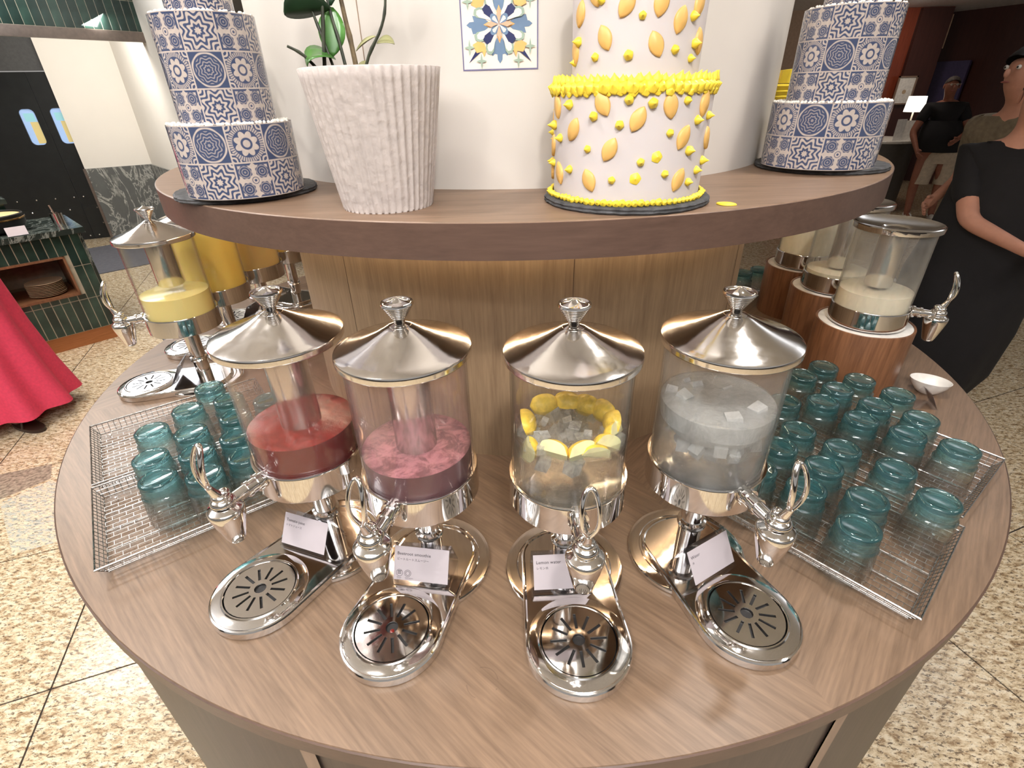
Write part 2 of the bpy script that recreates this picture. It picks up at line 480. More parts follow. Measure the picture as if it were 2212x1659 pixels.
M['berry'] = liquid('beetroot_smoothie', (70, 17, 30), (176, 118, 126), .3, 34, .95)
M['paleJ'] = liquid('pale_yellow_juice', (226, 206, 132), (222, 208, 140), .15, 14, .1)
M['orangeJ'] = liquid('orange_juice', (240, 206, 104), (244, 212, 112), .15, 14, .1)
M['mangoJ'] = liquid('pale_orange_juice', (222, 190, 124), (230, 196, 120), .15, 14, .1)
M['milk'] = liquid('milk', (238, 228, 204), (226, 216, 192), .2, 30, .5)
M['soup'] = liquid('cream_stew', (228, 204, 150), (238, 216, 160), .3, 12, .3)

def water_mat(name, haze, tint=(.95, .96, .95)):
    t = NT(name)
    t.t.nodes.remove(t.b)
    tr = t.n('ShaderNodeBsdfTransparent'); tr.inputs[0].default_value = (*tint, 1)
    rf = t.n('ShaderNodeBsdfRefraction'); rf.inputs['IOR'].default_value = 1.12; rf.inputs['Roughness'].default_value = .05
    g = t.n('ShaderNodeBsdfGlossy'); g.inputs['Roughness'].default_value = .06
    d = t.n('ShaderNodeBsdfTranslucent'); d.inputs[0].default_value = (.97, .98, .97, 1)
    d2 = t.n('ShaderNodeBsdfDiffuse'); d2.inputs[0].default_value = (.96, .96, .95, 1)
    v = t.coord(scale=(1, 1, .6))
    n = t.noise(v, 34, 7, .75, .8)
    bp = t.n('ShaderNodeBump'); bp.inputs['Strength'].default_value = .8; bp.inputs['Distance'].default_value = .006; t.l(n, bp.inputs['Height'])
    for q in (rf, g):
        t.l(bp.outputs[0], q.inputs['Normal'])
    a = t.n('ShaderNodeMixShader'); a.inputs[0].default_value = .35; t.l(tr.outputs[0], a.inputs[1]); t.l(rf.outputs[0], a.inputs[2])
    lf = t.n('ShaderNodeLayerWeight'); lf.inputs[0].default_value = .5; t.l(bp.outputs[0], lf.inputs['Normal'])
    fr = t.math('ADD', .06, t.math('MULTIPLY', t.math('POWER', lf.outputs['Facing'], 4), .8))
    b = t.n('ShaderNodeMixShader'); t.l(fr, b.inputs[0]); t.l(a.outputs[0], b.inputs[1]); t.l(g.outputs[0], b.inputs[2])
    dd = t.n('ShaderNodeMixShader'); dd.inputs[0].default_value = .5; t.l(d.outputs[0], dd.inputs[1]); t.l(d2.outputs[0], dd.inputs[2])
    h = t.ramp(n, [(.35, (haze * .5,) * 3), (.7, (min(1, haze * 1.6),) * 3)])
    c = t.n('ShaderNodeMixShader'); t.l(h, c.inputs[0]); t.l(b.outputs[0], c.inputs[1]); t.l(dd.outputs[0], c.inputs[2])
    t.l(c.outputs[0], t.out.inputs[0])
    return t.m
M['water'] = water_mat('iced_water', .06)
M['ice'] = water_mat('crushed_ice', 1.3)
M['lemonwater'] = water_mat('lemon_water', .03, (.99, .99, .97))
M['lemonice'] = water_mat('lemon_water_ice', .5, (.97, .96, .9))
M['rind'] = plain('lemon_rind', (232, 196, 70), .4, nscale=90, noise_amt=.1, bump=.5)
M['pulp'] = plain('lemon_flesh', (246, 238, 184), .35, nscale=50, noise_amt=.06, sub=.3)

# ------------------------------------------------------------------ mesh helpers
class MB:
    def __init__(s):
        s.v = []; s.f = []; s.mi = []; s.uv = {}
    def add(s, vs, fs, mi=0):
        o = len(s.v)
        s.v += [tuple(v) for v in vs]
        s.f += [tuple(i + o for i in f) for f in fs]
        s.mi += [mi] * len(fs)
        return o
    def box(s, c, d, rz=0, mi=0, rx=0):
        hx, hy, hz = d[0] / 2, d[1] / 2, d[2] / 2
        mt = Matrix.Rotation(rz, 3, 'Z') @ Matrix.Rotation(rx, 3, 'X')
        vs = [Vector(c) + mt @ Vector((x * hx, y * hy, z * hz)) for x in (-1, 1) for y in (-1, 1) for z in (-1, 1)]
        s.add(vs, [(0, 1, 3, 2), (4, 6, 7, 5), (0, 4, 5, 1), (2, 3, 7, 6), (0, 2, 6, 4), (1, 5, 7, 3)], mi)
    def lathe(s, prof, n=48, c=(0, 0, 0), cap0=False, cap1=False, mi=0, a0=0, a1=2 * PI, mod=None):
        full = abs(a1 - a0 - 2 * PI) < 1e-6
        k = n if full else n + 1
        vs = []
        for (r, z) in prof:
            for i in range(k):
                a = a0 + (a1 - a0) * i / n
                rr = r * (mod(a, z) if mod else 1)
                vs.append((c[0] + rr * math.cos(a), c[1] + rr * math.sin(a), c[2] + z))
        fs = []
        for j in range(len(prof) - 1):
            for i in range(n):
                i2 = (i + 1) % k
                fs.append((j * k + i, j * k + i2, (j + 1) * k + i2, (j + 1) * k + i))
        if cap0:
            fs.append(tuple(range(k))[::-1])
        if cap1:
            fs.append(tuple(range((len(prof) - 1) * k, len(prof) * k)))
        s.add(vs, fs, mi)
    def tube(s, pts, r, n=8, caps=True, mi=0, closed=False, flat=1.0):
        pts = [Vector(p) for p in pts]
        rs = r if isinstance(r, (list, tuple)) else [r] * len(pts)
        vs = []
        ref = None
        for i, p in enumerate(pts):
            if closed:
                t = pts[(i + 1) % len(pts)] - pts[i - 1]
            else:
                t = pts[min(i + 1, len(pts) - 1)] - pts[max(i - 1, 0)]
            t.normalize()
            if ref is None:
                ref = Vector((0, 0, 1)) if abs(t.z) < .9 else Vector((1, 0, 0))
            u = (ref - t * ref.dot(t)).normalized()
            w_ = t.cross(u)
            ref = u
            for k in range(n):
                a = 2 * PI * k / n
                vs.append(p + (u * math.cos(a) * flat + w_ * math.sin(a)) * rs[i])
        fs = []
        L = len(pts)
        for j in range(L if closed else L - 1):
            for k in range(n):
                fs.append((j * n + k, j * n + (k + 1) % n, ((j + 1) % L) * n + (k + 1) % n, ((j + 1) % L) * n + k))
        if caps and not closed:
            fs.append(tuple(range(n))[::-1])
            fs.append(tuple(range((L - 1) * n, L * n)))
        s.add(vs, fs, mi)
    def prism(s, poly, z0, z1, mi=0, bevel=0):
        n = len(poly)
        if bevel:
            c = Vector((sum(p[0] for p in poly) / n, sum(p[1] for p in poly) / n))
            ins = []
            for p in poly:
                d = Vector(p[:2]) - c
                ins.append(c + d * (1 - bevel / d.length))
            rows = [[(p[0], p[1], z0) for p in poly], [(p[0], p[1], z1 - bevel) for p in poly], [(p[0], p[1], z1) for p in ins]]
        else:
            rows = [[(p[0], p[1], z0) for p in poly], [(p[0], p[1], z1) for p in poly]]
        vs = [v for r_ in rows for v in r_]
        fs = []
        for j in range(len(rows) - 1):
            for i in range(n):
                fs.append((j * n + i, j * n + (i + 1) % n, (j + 1) * n + (i + 1) % n, (j + 1) * n + i))
        fs.append(tuple(range(n))[::-1])
        fs.append(tuple(range((len(rows) - 1) * n, len(rows) * n)))
        s.add(vs, fs, mi)
    def sphere(s, c, r, n=10, m_=6, sc=(1, 1, 1), mi=0):
        vs = [(c[0], c[1], c[2] - r * sc[2])]
        for j in range(1, m_):
            b = -PI / 2 + PI * j / m_
            for i in range(n):
                a = 2 * PI * i / n
                vs.append((c[0] + r * sc[0] * math.cos(b) * math.cos(a), c[1] + r * sc[1] * math.cos(b) * math.sin(a), c[2] + r * sc[2] * math.sin(b)))
        vs.append((c[0], c[1], c[2] + r * sc[2]))
        fs = [(0, 1 + (i + 1) % n, 1 + i) for i in range(n)]
        for j in range(m_ - 2):
            for i in range(n):
                a = 1 + j * n
                fs.append((a + i, a + (i + 1) % n, a + n + (i + 1) % n, a + n + i))
        a = 1 + (m_ - 2) * n
        fs += [(a + i, a + (i + 1) % n, len(vs) - 1) for i in range(n)]
        s.add(vs, fs, mi)
    def mesh(s, name, mats, smooth=True, angle=35):
        me = bpy.data.meshes.new(name)
        me.from_pydata(s.v, [], s.f)
        for mt in (mats if isinstance(mats, (list, tuple)) else [mats]):
            me.materials.append(mt)
        if any(s.mi):
            me.polygons.foreach_set('material_index', s.mi)
        if smooth:
            me.polygons.foreach_set('use_smooth', [True] * len(me.polygons))
            me.set_sharp_from_angle(angle=R(angle))
        me.update()
        return me

def link(name, me, parent=None, loc=(0, 0, 0), rz=0, rot=None):
    o = bpy.data.objects.new(name, me)
    COL.objects.link(o)
    o.location = loc
    o.rotation_euler = rot if rot else (0, 0, rz)
    if parent:
        o.parent = parent
    return o

def part(name, mb, mat, parent, smooth=True, angle=35, **kw):
    return link(name, mb.mesh(name, mat, smooth, angle), parent, **kw)

def tag(o, label, cat, group=None, kind=None):
    if label:
        o['label'] = label
    if cat:
        o['category'] = cat
    if group:
        o['group'] = group
    if kind:
        o['kind'] = kind
    return o

def thing(name, label, cat, loc=(0, 0, 0), rz=0, group=None, rot=None):
    o = link(name, None, None, loc, rz, rot)
    return tag(o, label, cat, group)

def struct(o):
    o['kind'] = 'structure'
    return o

def copy_tree(o, parent=None):
    c = o.copy()
    COL.objects.link(c)
    if parent:
        c.parent = parent
    for ch in list(o.children):
        copy_tree(ch, c)
    return c

def bevel_mesh(me, w_, seg=2, ang=30):
    bm = bmesh.new(); bm.from_mesh(me)
    ed = [e for e in bm.edges if len(e.link_faces) == 2 and e.calc_face_angle(0) > R(ang)]
    bmesh.ops.bevel(bm, geom=ed, offset=w_, segments=seg, affect='EDGES', profile=.5)
    bm.to_mesh(me); bm.free()
    return me

# ------------------------------------------------------------------ island
CX, CY = .039, 1.695
TZ = .87            # counter top
SZ = 1.505          # upper shelf top
RT, RS, RP = 1.363, .953, .68
isl = thing('buffet_island', 'round two-tier wooden drinks buffet island with white curved backdrop', 'buffet island', (CX, CY, 0))
b = MB(); b.lathe([(0.0001, TZ - .035), (RT - .003, TZ - .035), (RT, TZ - .032), (RT, TZ - .003), (RT - .002, TZ), (.0001, TZ)], 180)
ct = part('countertop', b, [M['counter']], isl, angle=30)
# thin edge band around the countertop
b = MB(); b.lathe([(RT - .001, TZ - .034), (RT + .0015, TZ - .034), (RT + .0015, TZ - .0025), (RT - .001, TZ - .001)], 180)
part('edge_band', b, M['edge'], isl)
prof = [(1.350, TZ - .036), (1.350, .12), (.0001, .12)]
NP = 10
RIBA = 2.4
def bowl(r_off=0):
    return [(r + r_off, z) for r, z in prof[:-1]]
for i in range(NP):
    a0 = 2 * PI * i / NP + R(RIBA)
    b = MB(); b.lathe(bowl(), 18, a0=a0 + .006, a1=a0 + 2 * PI / NP - .006)
    part('base_panel', b, M['base'], isl)
    b = MB(); w0 = .010
    b.lathe(bowl(.004), 2, a0=a0 - w0, a1=a0 + w0)
    part('base_rib', b, M['baselight'], isl)
b = MB(); b.lathe([(1.348, .12), (1.325, .118), (1.325, 0)], 120)
part('toe_kick', b, M['base'], isl)
b = MB(); b.lathe([(RP, TZ), (RP, SZ - .055)], 96)
part('pedestal', b, M['ped'], isl)
for i in range(3):
    a = R(-128) + R(46) * i
    b = MB(); b.box((0, 0, (TZ + SZ - .055) / 2), (.0008, .001, SZ - .055 - TZ))
    part('panel_joint', b, M['edge'], isl, False, loc=((RP) * math.cos(a), (RP) * math.sin(a), 0), rz=a + PI / 2)
b = MB(); b.lathe([(.0001, SZ - .055), (RS, SZ - .055), (RS, SZ - .0015), (RS - .0015, SZ), (.0001, SZ)], 160)
sh = part('upper_shelf', b, [M['shelfw']], isl, angle=30)
b = MB(); b.lathe([(RS - .002, SZ - .0555), (RS + .001, SZ - .0555), (RS + .001, SZ - .0018), (RS - .002, SZ - .0006)], 160)
part('shelf_edge_band', b, M['edge'], isl)
b = MB(); b.lathe([(RP, SZ), (RP, CEIL)], 120)
part('backdrop', b, M['wallwhite'], isl)
for a in (R(-115),):
    b = MB(); b.box((0, 0, (SZ + CEIL) / 2), (.0012, .0016, CEIL - SZ))
    part('panel_joint', b, M['taupe'], isl, False, loc=(RP * math.cos(a), RP * math.sin(a), 0), rz=a + PI / 2)
# warm strip of light fixed under the shelf against the pedestal
b = MB(); b.tube([((RP + .03) * math.cos(a * PI / 36), (RP + .03) * math.sin(a * PI / 36), SZ - .061) for a in range(72)], .005, 6, closed=True)
part('led_strip', b, M['led'], isl)
for k, (x, y) in enumerate(((.885, 1.72), (-.80, 1.72))):
    t = thing('uplight', 'small brass uplight on the shelf behind the %s blue cake' % ('right', 'left')[k], 'lamp', (x, y, SZ), 0)
    b = MB(); b.lathe([(.0001, .0005), (.035, .0005), (.035, .012), (.026, .03), (.026, .06), (.024, .06), (.024, .05), (.0001, .05)], 24)
    part('lamp_body', b, M['brass'], t)

# patterned tile sticker, bent round the backdrop
def flat_on_wall(polys, cx, cz, name, mats, parent, Rw, base=.0006):
    """polys: list of (material index, [(x, z)...]) in metres from the centre, laid on the cylinder"""
    me = bpy.data.meshes.new(name)
    a_c = math.atan2(1.016 - CY, cx - CX)
    bm = bmesh.new()
    for k, (mt, pl) in enumerate(polys):
        fc = bm.faces.new([bm.verts.new((x, k * .00006 + base, z)) for x, z in pl]); fc.material_index = mt
    bmesh.ops.triangulate(bm, faces=bm.faces[:])
    for _ in range(4):
        le = [e for e in bm.edges if e.calc_length() > .02]
        if not le:
            break
        bmesh.ops.subdivide_edges(bm, edges=le, cuts=1)
        bmesh.ops.triangulate(bm, faces=[f for f in bm.faces if len(f.verts) > 3])
    for v in bm.verts:
        a = a_c + v.co.x / Rw
        rr = Rw + v.co.y
        v.co = (rr * math.cos(a), rr * math.sin(a), cz + v.co.z)
    bm.to_mesh(me); bm.free()
    for q in mats:
        me.materials.append(q)
    return link(name, me, parent)
def rotp(pl, a, s=1, fx=1):
    c_, s_ = math.cos(a), math.sin(a)
    return [((x * fx * c_ - z * s_) * s, (x * fx * s_ + z * c_) * s) for x, z in pl]
def ellp(cx_, cz_, rx, rz_, n=20, a=0):
    return rotp([(rx * math.cos(2 * PI * i / n), rz_ * math.sin(2 * PI * i / n)) for i in range(n)], a) if not (cx_ or cz_) else [(x + cx_, z + cz_) for x, z in rotp([(rx * math.cos(2 * PI * i / n), rz_ * math.sin(2 * PI * i / n)) for i in range(n)], a)]
PM = [plain('sticker_cream', (232, 220, 208), .35, noise_amt=.01), plain('sticker_border', (110, 106, 138), .4), plain('sticker_blue', (104, 128, 156), .35),
      plain('sticker_navy', (34, 40, 86), .35), plain('sticker_sage', (150, 168, 150), .35), plain('sticker_amber', (226, 176, 104), .35), plain('sticker_peach', (214, 166, 136), .35)]
H = .064
polys = [(1, [(-H, -H), (H, -H), (H, H), (-H, H)]), (0, [(-H * .965, -H * .965), (H * .965, -H * .965), (H * .965, H * .965), (-H * .965, H * .965)])]
star = []
for i in range(16):
    a = PI / 2 + i * PI / 8
    q = [1, .42, .24, .42][i % 4]
    star.append((.0093 * q * math.cos(a), .0115 * q * math.sin(a)))
for k in range(4):
    a = k * PI / 2
    fleur = [(0, .012), (.006, .021), (.011, .030), (.017, .0325), (.0115, .0355), (.0125, .044), (.0085, .0405), (.0045, .0415), (.0040, .049), (0, .0545),
             (-.0040, .049), (-.0045, .0415), (-.0085, .0405), (-.0125, .044), (-.0115, .0355), (-.017, .0325), (-.011, .030), (-.006, .021)]
    polys.append((2, rotp(fleur, a)))
    polys.append((5, rotp([(0, .010), (.004, .017), (0, .026), (-.004, .017)], a)))
for k in range(4):
    a = k * PI / 2 + PI / 4
    polys.append((3, rotp([(-.0045, .045), (0, .044), (.0045, .045), (0, .076)], a, .98)))
    polys.append((5, rotp([(-.009, .040), (-.013, .051), (-.0055, .047), (0, .055), (.0055, .047), (.013, .051), (.009, .040), (0, .036)], a)))
    for f in (-1, 1):
        lobe = [(.000, .006), (.006, .016), (.0125, .026), (.0170, .033), (.0175, .0395), (.0125, .043), (.0065, .0405), (.002, .034), (.0, .02)]
        polys.append((4, rotp([(x * f * 1.12, z) for x, z in lobe], a)))
        polys.append((0, rotp([(x * f * .78 + f * .0028, z * .86 + .002) for x, z in lobe], a)))
    polys.append((3, rotp([(-.006, .030), (.006, .030), (.0045, .034), (-.0045, .034)], a)))
    polys.append((3, rotp([(0, .0), (.0068, .028), (.003, .033), (-.003, .033), (-.0068, .028)], a)))
    polys.append((2, rotp(ellp(0, .0105, .0055, .0085), a)))
    polys.append((0, rotp([(0, 0), (.0032, .013), (0, .0145), (-.0032, .013)], a)))
    for q in (-1, 1):
        polys.append((4, [(x + (.031 if q > 0 else .0505) * math.copysign(1, math.cos(a)), z + (.0505 if q > 0 else .031) * math.copysign(1, math.sin(a))) for x, z in star]))
for k in range(4):
    polys.append((6, rotp([(0, .001), (.0038, .013), (0, .0225), (-.0038, .013)], k * PI / 2)))
stk = flat_on_wall(polys, -.006, 1.761, 'tile_sticker', PM, isl, RP)
stk['label'] = 'square patterned tile sticker in blue, sage and amber'

# ------------------------------------------------------------------ lettering
_fonts = {}
def text_mesh(s, size, name='lettering'):
    cu = bpy.data.curves.new('txt', 'FONT')
    cu.body = s
    cu.size = size
    cu.resolution_u = 2
    o = bpy.data.objects.new('txt', cu)
    COL.objects.link(o)
    dg = bpy.context.evaluated_depsgraph_get()
    dg.update()
    me = bpy.data.meshes.new_from_object(o.evaluated_get(dg))
    bpy.data.objects.remove(o)
    me.materials.clear()
    me.materials.append(M['ink'])
    me.name = name
    return me

# sign holder: clear acrylic easel with a card; local -Y faces the reader
def sign(loc, rz, lines, label, wd=.108, ht=.074, icons=False, lean=30, tilt=0):
    t = thing('sign_holder', label, 'sign', loc, rz, 'drink name cards')
    la = R(lean)
    b = MB()
    def P(x, s_, off=0):   # s_ up the leaning face
        return (x, s_ * math.sin(la) + off * math.cos(la), .002 + s_ * math.cos(la) - off * math.sin(la))
    h = wd / 2
    for sgn, off in ((0, 0), (0, .0016)):
        pass
    def slab(pts, th_):
        b.add(pts + [(p[0], p[1] + th_, p[2]) for p in pts], [(0, 1, 2, 3), (7, 6, 5, 4), (0, 4, 5, 1), (1, 5, 6, 2), (2, 6, 7, 3), (3, 7, 4, 0)])
    slab([P(-h, 0), P(h, 0), P(h, ht), P(-h, ht)], .0016)
    back = ht * math.sin(la) + .03
    top = P(0, ht)
    slab([(-h, top[1] + .0017, top[2]), (h, top[1] + .0017, top[2]), (h, top[1] + .03, .002), (-h, top[1] + .03, .002)], .0016)
    b.box((0, (top[1] + .03) / 2, .001), (wd, top[1] + .032, .0018))
    part('easel', b, M['holder'], t, False)
    b = MB()
    cw, c0, c1 = h - .003, .006, ht - .006
    o1 = -.0006
    b.add([P(-cw, c0, o1), P(cw, c0, o1), P(cw, c1, o1), P(-cw, c1, o1), P(-cw, c0, o1 + .0004), P(cw, c0, o1 + .0004), P(cw, c1, o1 + .0004), P(-cw, c1, o1 + .0004)],
          [(0, 1, 2, 3), (7, 6, 5, 4), (0, 4, 5, 1), (1, 5, 6, 2), (2, 6, 7, 3), (3, 7, 4, 0)])
    card = part('card', b, M['card'], t, False)
    for s_ in (.0035, ht - .0035):      # clear ribs that grip the card
        b = MB(); p = P(0, s_, -.001)
        b.box(p, (wd - .012, .0016, .003), rx=-la)
        part('grip_rib', b, M['holder'], t, False)
    for i, (tx, sz) in enumerate(lines):
        me = text_mesh(tx, sz)
        p = P(-cw + .005, c1 - .016 - i * .0095, o1 - .0004)
        link('lettering', me, card, p, rot=(PI / 2 - la, 0, 0))
    if icons:
        for k in range(2):
            b = MB()
            n = 24
            cx_ = -cw + .011 + k * .0155
            def Q(r_, a):
                return P(cx_ + r_ * math.cos(a), .019 + r_ * math.sin(a), o1 - .0004)
            for r0_, r1_ in ((.0058, .0064), (.0035, .0042)) if k else ((.0058, .0064),):
                vs = [Q(r_, 2 * PI * i / n) for r_ in (r0_, r1_) for i in range(n)]
                b.add(vs, [(i, (i + 1) % n, n + (i + 1) % n, n + i) for i in range(n)])
            if k == 0:
                for dy in (-.002, .0005, .0028):
                    b.add([P(cx_ - .004, .019 + dy, o1 - .0004), P(cx_ + .003, .0195 + dy, o1 - .0004), P(cx_ + .0042, .0205 + dy, o1 - .0004), P(cx_ - .003, .0202 + dy, o1 - .0004)], [(0, 1, 2, 3)])
            part('allergen_icon', b, M['ink'], card, False)
            for q, tx in enumerate((('VEGAN', 'ビーガン'), ('VEGETARIAN', 'ベジタリアン'))[k]):
                me = text_mesh(tx, .0026 if q == 0 else .0022)
                link('lettering', me, card, P(cx_ - .005, .0095 - q * .0032, o1 - .0004), rot=(PI / 2 - la, 0, 0))
    return t

# ------------------------------------------------------------------ drink dispensers (local -Y is the front)
Rr, Rt_, Rl = .0988, .0935, .1023
ZR0, ZR1, ZL = .1918, .2460, .4695
DT = .1623
_c = {}
def cached(key, fn):
    if key not in _c:
        _c[key] = fn()
    return _c[key]

def stadium(r0, r1, d, n=22):
    """outline of a plate with round ends: radius r1 at distance d in front, r0 at the axis"""
    pts = []
    for i in range(n + 1):
        a = PI + PI * i / n
        pts.append((r1 * math.cos(a), -d + r1 * math.sin(a)))
    for i in range(n + 1):
        a = PI * i / n
        pts.append((r0 * math.cos(a), .02 + r0 * math.sin(a) * .75))
    return pts

def me_base_plate():
    b = MB()
    st = stadium(.079, .0875, DT)
    n = len(st)
    c = Vector((0, -DT * .5))
    def ins(k, z):
        out = []
        for x, y in st:
            cc = Vector((0, max(-DT, min(.02, y))))
            d = Vector((x, y)) - cc
            out.append((*(cc + d * (1 - k / max(d.length, 1e-6))), z))
        return out
    rows = [ins(0.001, .0005), ins(0, .002), ins(0, .003), ins(0, .015), ins(0, .016), ins(.0015, .0185), ins(.004, .0195), ins(.0065, .0182), ins(.0070, .0182), ins(.010, .0182)]
    for j in range(len(rows) - 1):
        o = b.add(rows[j] + rows[j + 1], [(i, (i + 1) % n, n + (i + 1) % n, n + i) for i in range(n)])
    b.add(rows[-1], [tuple(range(n))])
    return b.mesh('base_plate', M['chrome'], angle=40)
def me_base_disc():
    b = MB()
    b.lathe([(.0001, .0005), (.1092, .0005), (.1106, .002), (.1106, .003), (.1106, .0075), (.1106, .0085), (.1092, .0105), (.104, .0112), (.103, .0112), (.091, .0112), (.09, .0112), (.0885, .0104), (.087, .0112), (.086, .0112), (.0001, .0112)], 72)
    return b.mesh('base_disc', M['chrome'], angle=25)
def me_tray_ring():
    b = MB()
    b.lathe([(.083, .0183), (.082, .0205), (.078, .0215), (.0665, .0225), (.0645, .0245), (.0625, .0245), (.0612, .0205)], 72, (0, -DT, 0))
    return b.mesh('tray_ring', M['chrome'], angle=25)
def me_tray_well():
    b = MB()
    b.lathe([(.062, .0205), (.0605, .0187), (.0001, .0187)], 48, (0, -DT, 0))
    return b.mesh('tray_well', M['black'])
def me_grate():
    b = MB()
    radii = [.0105, .0195, .0465, .060]
    NS = 12
    hw = .0024
    zt, zb = .0228, .0206
    def ring_pts(r_, z):
        out = []
        for k in range(NS):
            a = 2 * PI * k / NS
            w_ = hw / r_
            h_ = PI / NS
            for q in (-w_, w_, w_ + (2 * h_ - 2 * w_) / 3, w_ + (2 * h_ - 2 * w_) * 2 / 3):
                out.append((r_ * math.cos(a + q), -DT + r_ * math.sin(a + q), z))
        return out
    K = NS * 4
    zr = [zt, zt, zt, zt]
    top = [ring_pts(r_, z) for r_, z in zip(radii, (zt, zt, zt, zt))]
    bot = [ring_pts(r_, zb) for r_ in radii]
    vs = [p for row in top + bot for p in row]
    fs = []
    for j in range(3):
        for i in range(K):
            hole = j == 1 and i % 4 == 0
            a, c = j * K + i, j * K + (i + 1) % K
            if not hole:
                fs.append((a, a + K, c + K, c))
            else:
                o = 4 * K
                fs += [(a, c, c + o, a + o), (a + K, a + K + o, c + K + o, c + K), (a, a + o, a + K + o, a + K), (c, c + K, c + K + o, c + o)]
    for i in range(K):
        c = (i + 1) % K
        o = 4 * K
        fs += [(i, i + o, c + o, c), (3 * K + i, 3 * K + c, 3 * K + c + o, 3 * K + i + o)]
    b.add(vs, fs)
    return b.mesh('grate', M['chrome'], angle=25)
def me_pole():
    b = MB(); b.lathe([(.024, .011), (.021, .014), (.021, .19)], 32)
    return b.mesh('pole', M['chrome'])
def me_collar():
    b = MB(); b.lathe([(.021, .078), (.0255, .08), (.0262, .083), (.0245, .086), (.0262, .089), (.0255, .092), (.021, .094)], 32)
    return b.mesh('collar', M['chrome'])
def me_ring():
    b = MB(); b.lathe([(.0001, ZR0 + .001), (Rr - .004, ZR0), (Rr - .001, ZR0 + .001), (Rr, ZR0 + .0025), (Rr, ZR0 + .004), (Rr, ZR1 - .0035), (Rr, ZR1 - .002), (Rr - .001, ZR1), (Rr - .0018, ZR1), (Rt_ + .001, ZR1), (Rt_ + .001, ZR1 - .008), (.0001, ZR1 - .008)], 96)
    return b.mesh('metal_band', M['chrome'], angle=30)
def me_tank(mat):
    b = MB()
    b.lathe([(Rt_, ZR1 - .007), (Rt_, ZL - .006)], 96)
    b.lathe([(Rt_ - .003, ZL - .006), (Rt_ - .003, ZR1 - .007)], 96)
    return b.mesh('tank', mat, angle=60)
def me_lid():
    b = MB()
    b.lathe([(Rl - .006, ZL - .0125), (Rl - .001, ZL - .0125), (Rl, ZL - .011), (Rl + .0001, ZL - .010), (Rl + .0004, ZL - .004), (Rl + .0005, ZL - .003), (Rl - .0005, ZL), (Rl - .003, ZL + .0012), (.088, ZL + .0045), (.07, ZL + .0105), (.052, ZL + .0178), (.036, ZL + .0252), (.024, ZL + .0315), (.0175, ZL + .0345), (.012, ZL + .0355)], 96)
    b.lathe([(Rl - .006, ZL - .0125), (Rl - .006, ZL - .004), (.06, ZL + .004), (.0001, ZL + .006)], 64)
    return b.mesh('lid', M['lid'], angle=30)
def me_knob():
    b = MB()
    z = ZL + .034
    pr = [(.0165, z), (.0165, z + .002), (.0125, z + .0035), (.0085, z + .005), (.008, z + .010)]
    n = 8
    for i in range(n):
        r_ = .0095 + (.0135) * i / (n - 1)
        zz = z + .0105 + i * .0031
        pr += [(r_ - .0008, zz), (r_ + .0010, zz + .0009), (r_ + .0008, zz + .0021)]
    zz = z + .0105 + n * .0031
    pr += [(.0235, zz), (.0232, zz + .0012), (.021, zz + .0014), (.019, zz - .0005), (.014, zz + .0008), (.008, zz + .0032), (.004, zz + .0062), (.0015, zz + .0078), (.0001, zz + .008)]
    b.lathe(pr, 40)
    return b.mesh('knob', M['chrome'], angle=50)
def me_liq(level, mat, r_=None):
    b = MB(); r_ = r_ or Rt_ - .0034
    b.lathe([(.0001, ZR1 - .007), (r_, ZR1 - .007), (r_, level - .001), (r_ - .003, level), (.0001, level)], 80)
    return b.mesh('liquid', mat, angle=30)
def me_tube(z0):
    b = MB(); b.lathe([(.034, ZL - .01), (.034, z0 + .003), (.032, z0), (.0001, z0)], 40)
    return b.mesh('cooling_tube', M['tube'], angle=40)
def me_tap_pipe(z=0.2335):
    b = MB()
    y = -.09
    secs = [(.0, .0135), (.012, .0135), (.0121, .0165), (.018, .0165), (.0181, .0125), (.03, .0125), (.0301, .0145), (.036, .0145), (.0361, .0115), (.062, .0105)]
    n = 20
    vs = []
    for d, r_ in secs:
        for i in range(n):
            a = 2 * PI * i / n
            vs.append((r_ * math.cos(a), y - d, z - .004 * d / .06 + r_ * math.sin(a)))
    fs = [(j * n + i, j * n + (i + 1) % n, (j + 1) * n + (i + 1) % n, (j + 1) * n + i) for j in range(len(secs) - 1) for i in range(n)]
    b.add(vs, fs)
    return b.mesh('tap_pipe', M['chrome'], angle=40)
TB = (-.165)
def me_tap_body():
    b = MB()
    b.lathe([(.0001, .152), (.0100, .152), (.0130, .154), (.0155, .160), (.0195, .176), (.0245, .196), (.0280, .213), (.0286, .220), (.0275, .2235), (.0262, .2245), (.0262, .2255), (.0225, .228), (.0180, .230), (.0175, .232), (.0195, .2345), (.0195, .239), (.0165, .243), (.0130, .245), (.0145, .2475), (.0140, .2505), (.0100, .2535), (.0001, .2545)], 36, (0, TB, 0))
    return b.mesh('tap_body', M['chrome'], angle=50)
def me_handle():
    b = MB()
    # an open loop of bent rod that rises from the tap head and leans outward
    def P(u, x):
        # u: height along the lever 0..1, x: half width
        y = TB - .004 - .014 * math.sin(u * 3.0) + .004 * u
        z = .252 + .098 * u
        return (x, y, z)
    n = 26
    pts, rs = [], []
    for i in range(n):
        t_ = 2 * PI * i / n
        u = .60 - .40 * math.cos(t_)
        x = .0125 * math.sin(t_) * (1.0 if u > .35 else .55 + u)
        pts.append(P(u, x)); rs.append(.0044)
    b.tube(pts, rs, 10, closed=True, flat=.75)
    b.tube([(0, TB + .002, .247), (0, TB - .004, .252), P(.06, 0), P(.14, 0), P(.23, 0)], [.008, .0085, .0075, .006, .005], 12)
    b.sphere((0, TB + .006, .252), .0095, 14, 8, (1, 1, .7))
    return b.mesh('tap_handle', M['chrome'], angle=60)

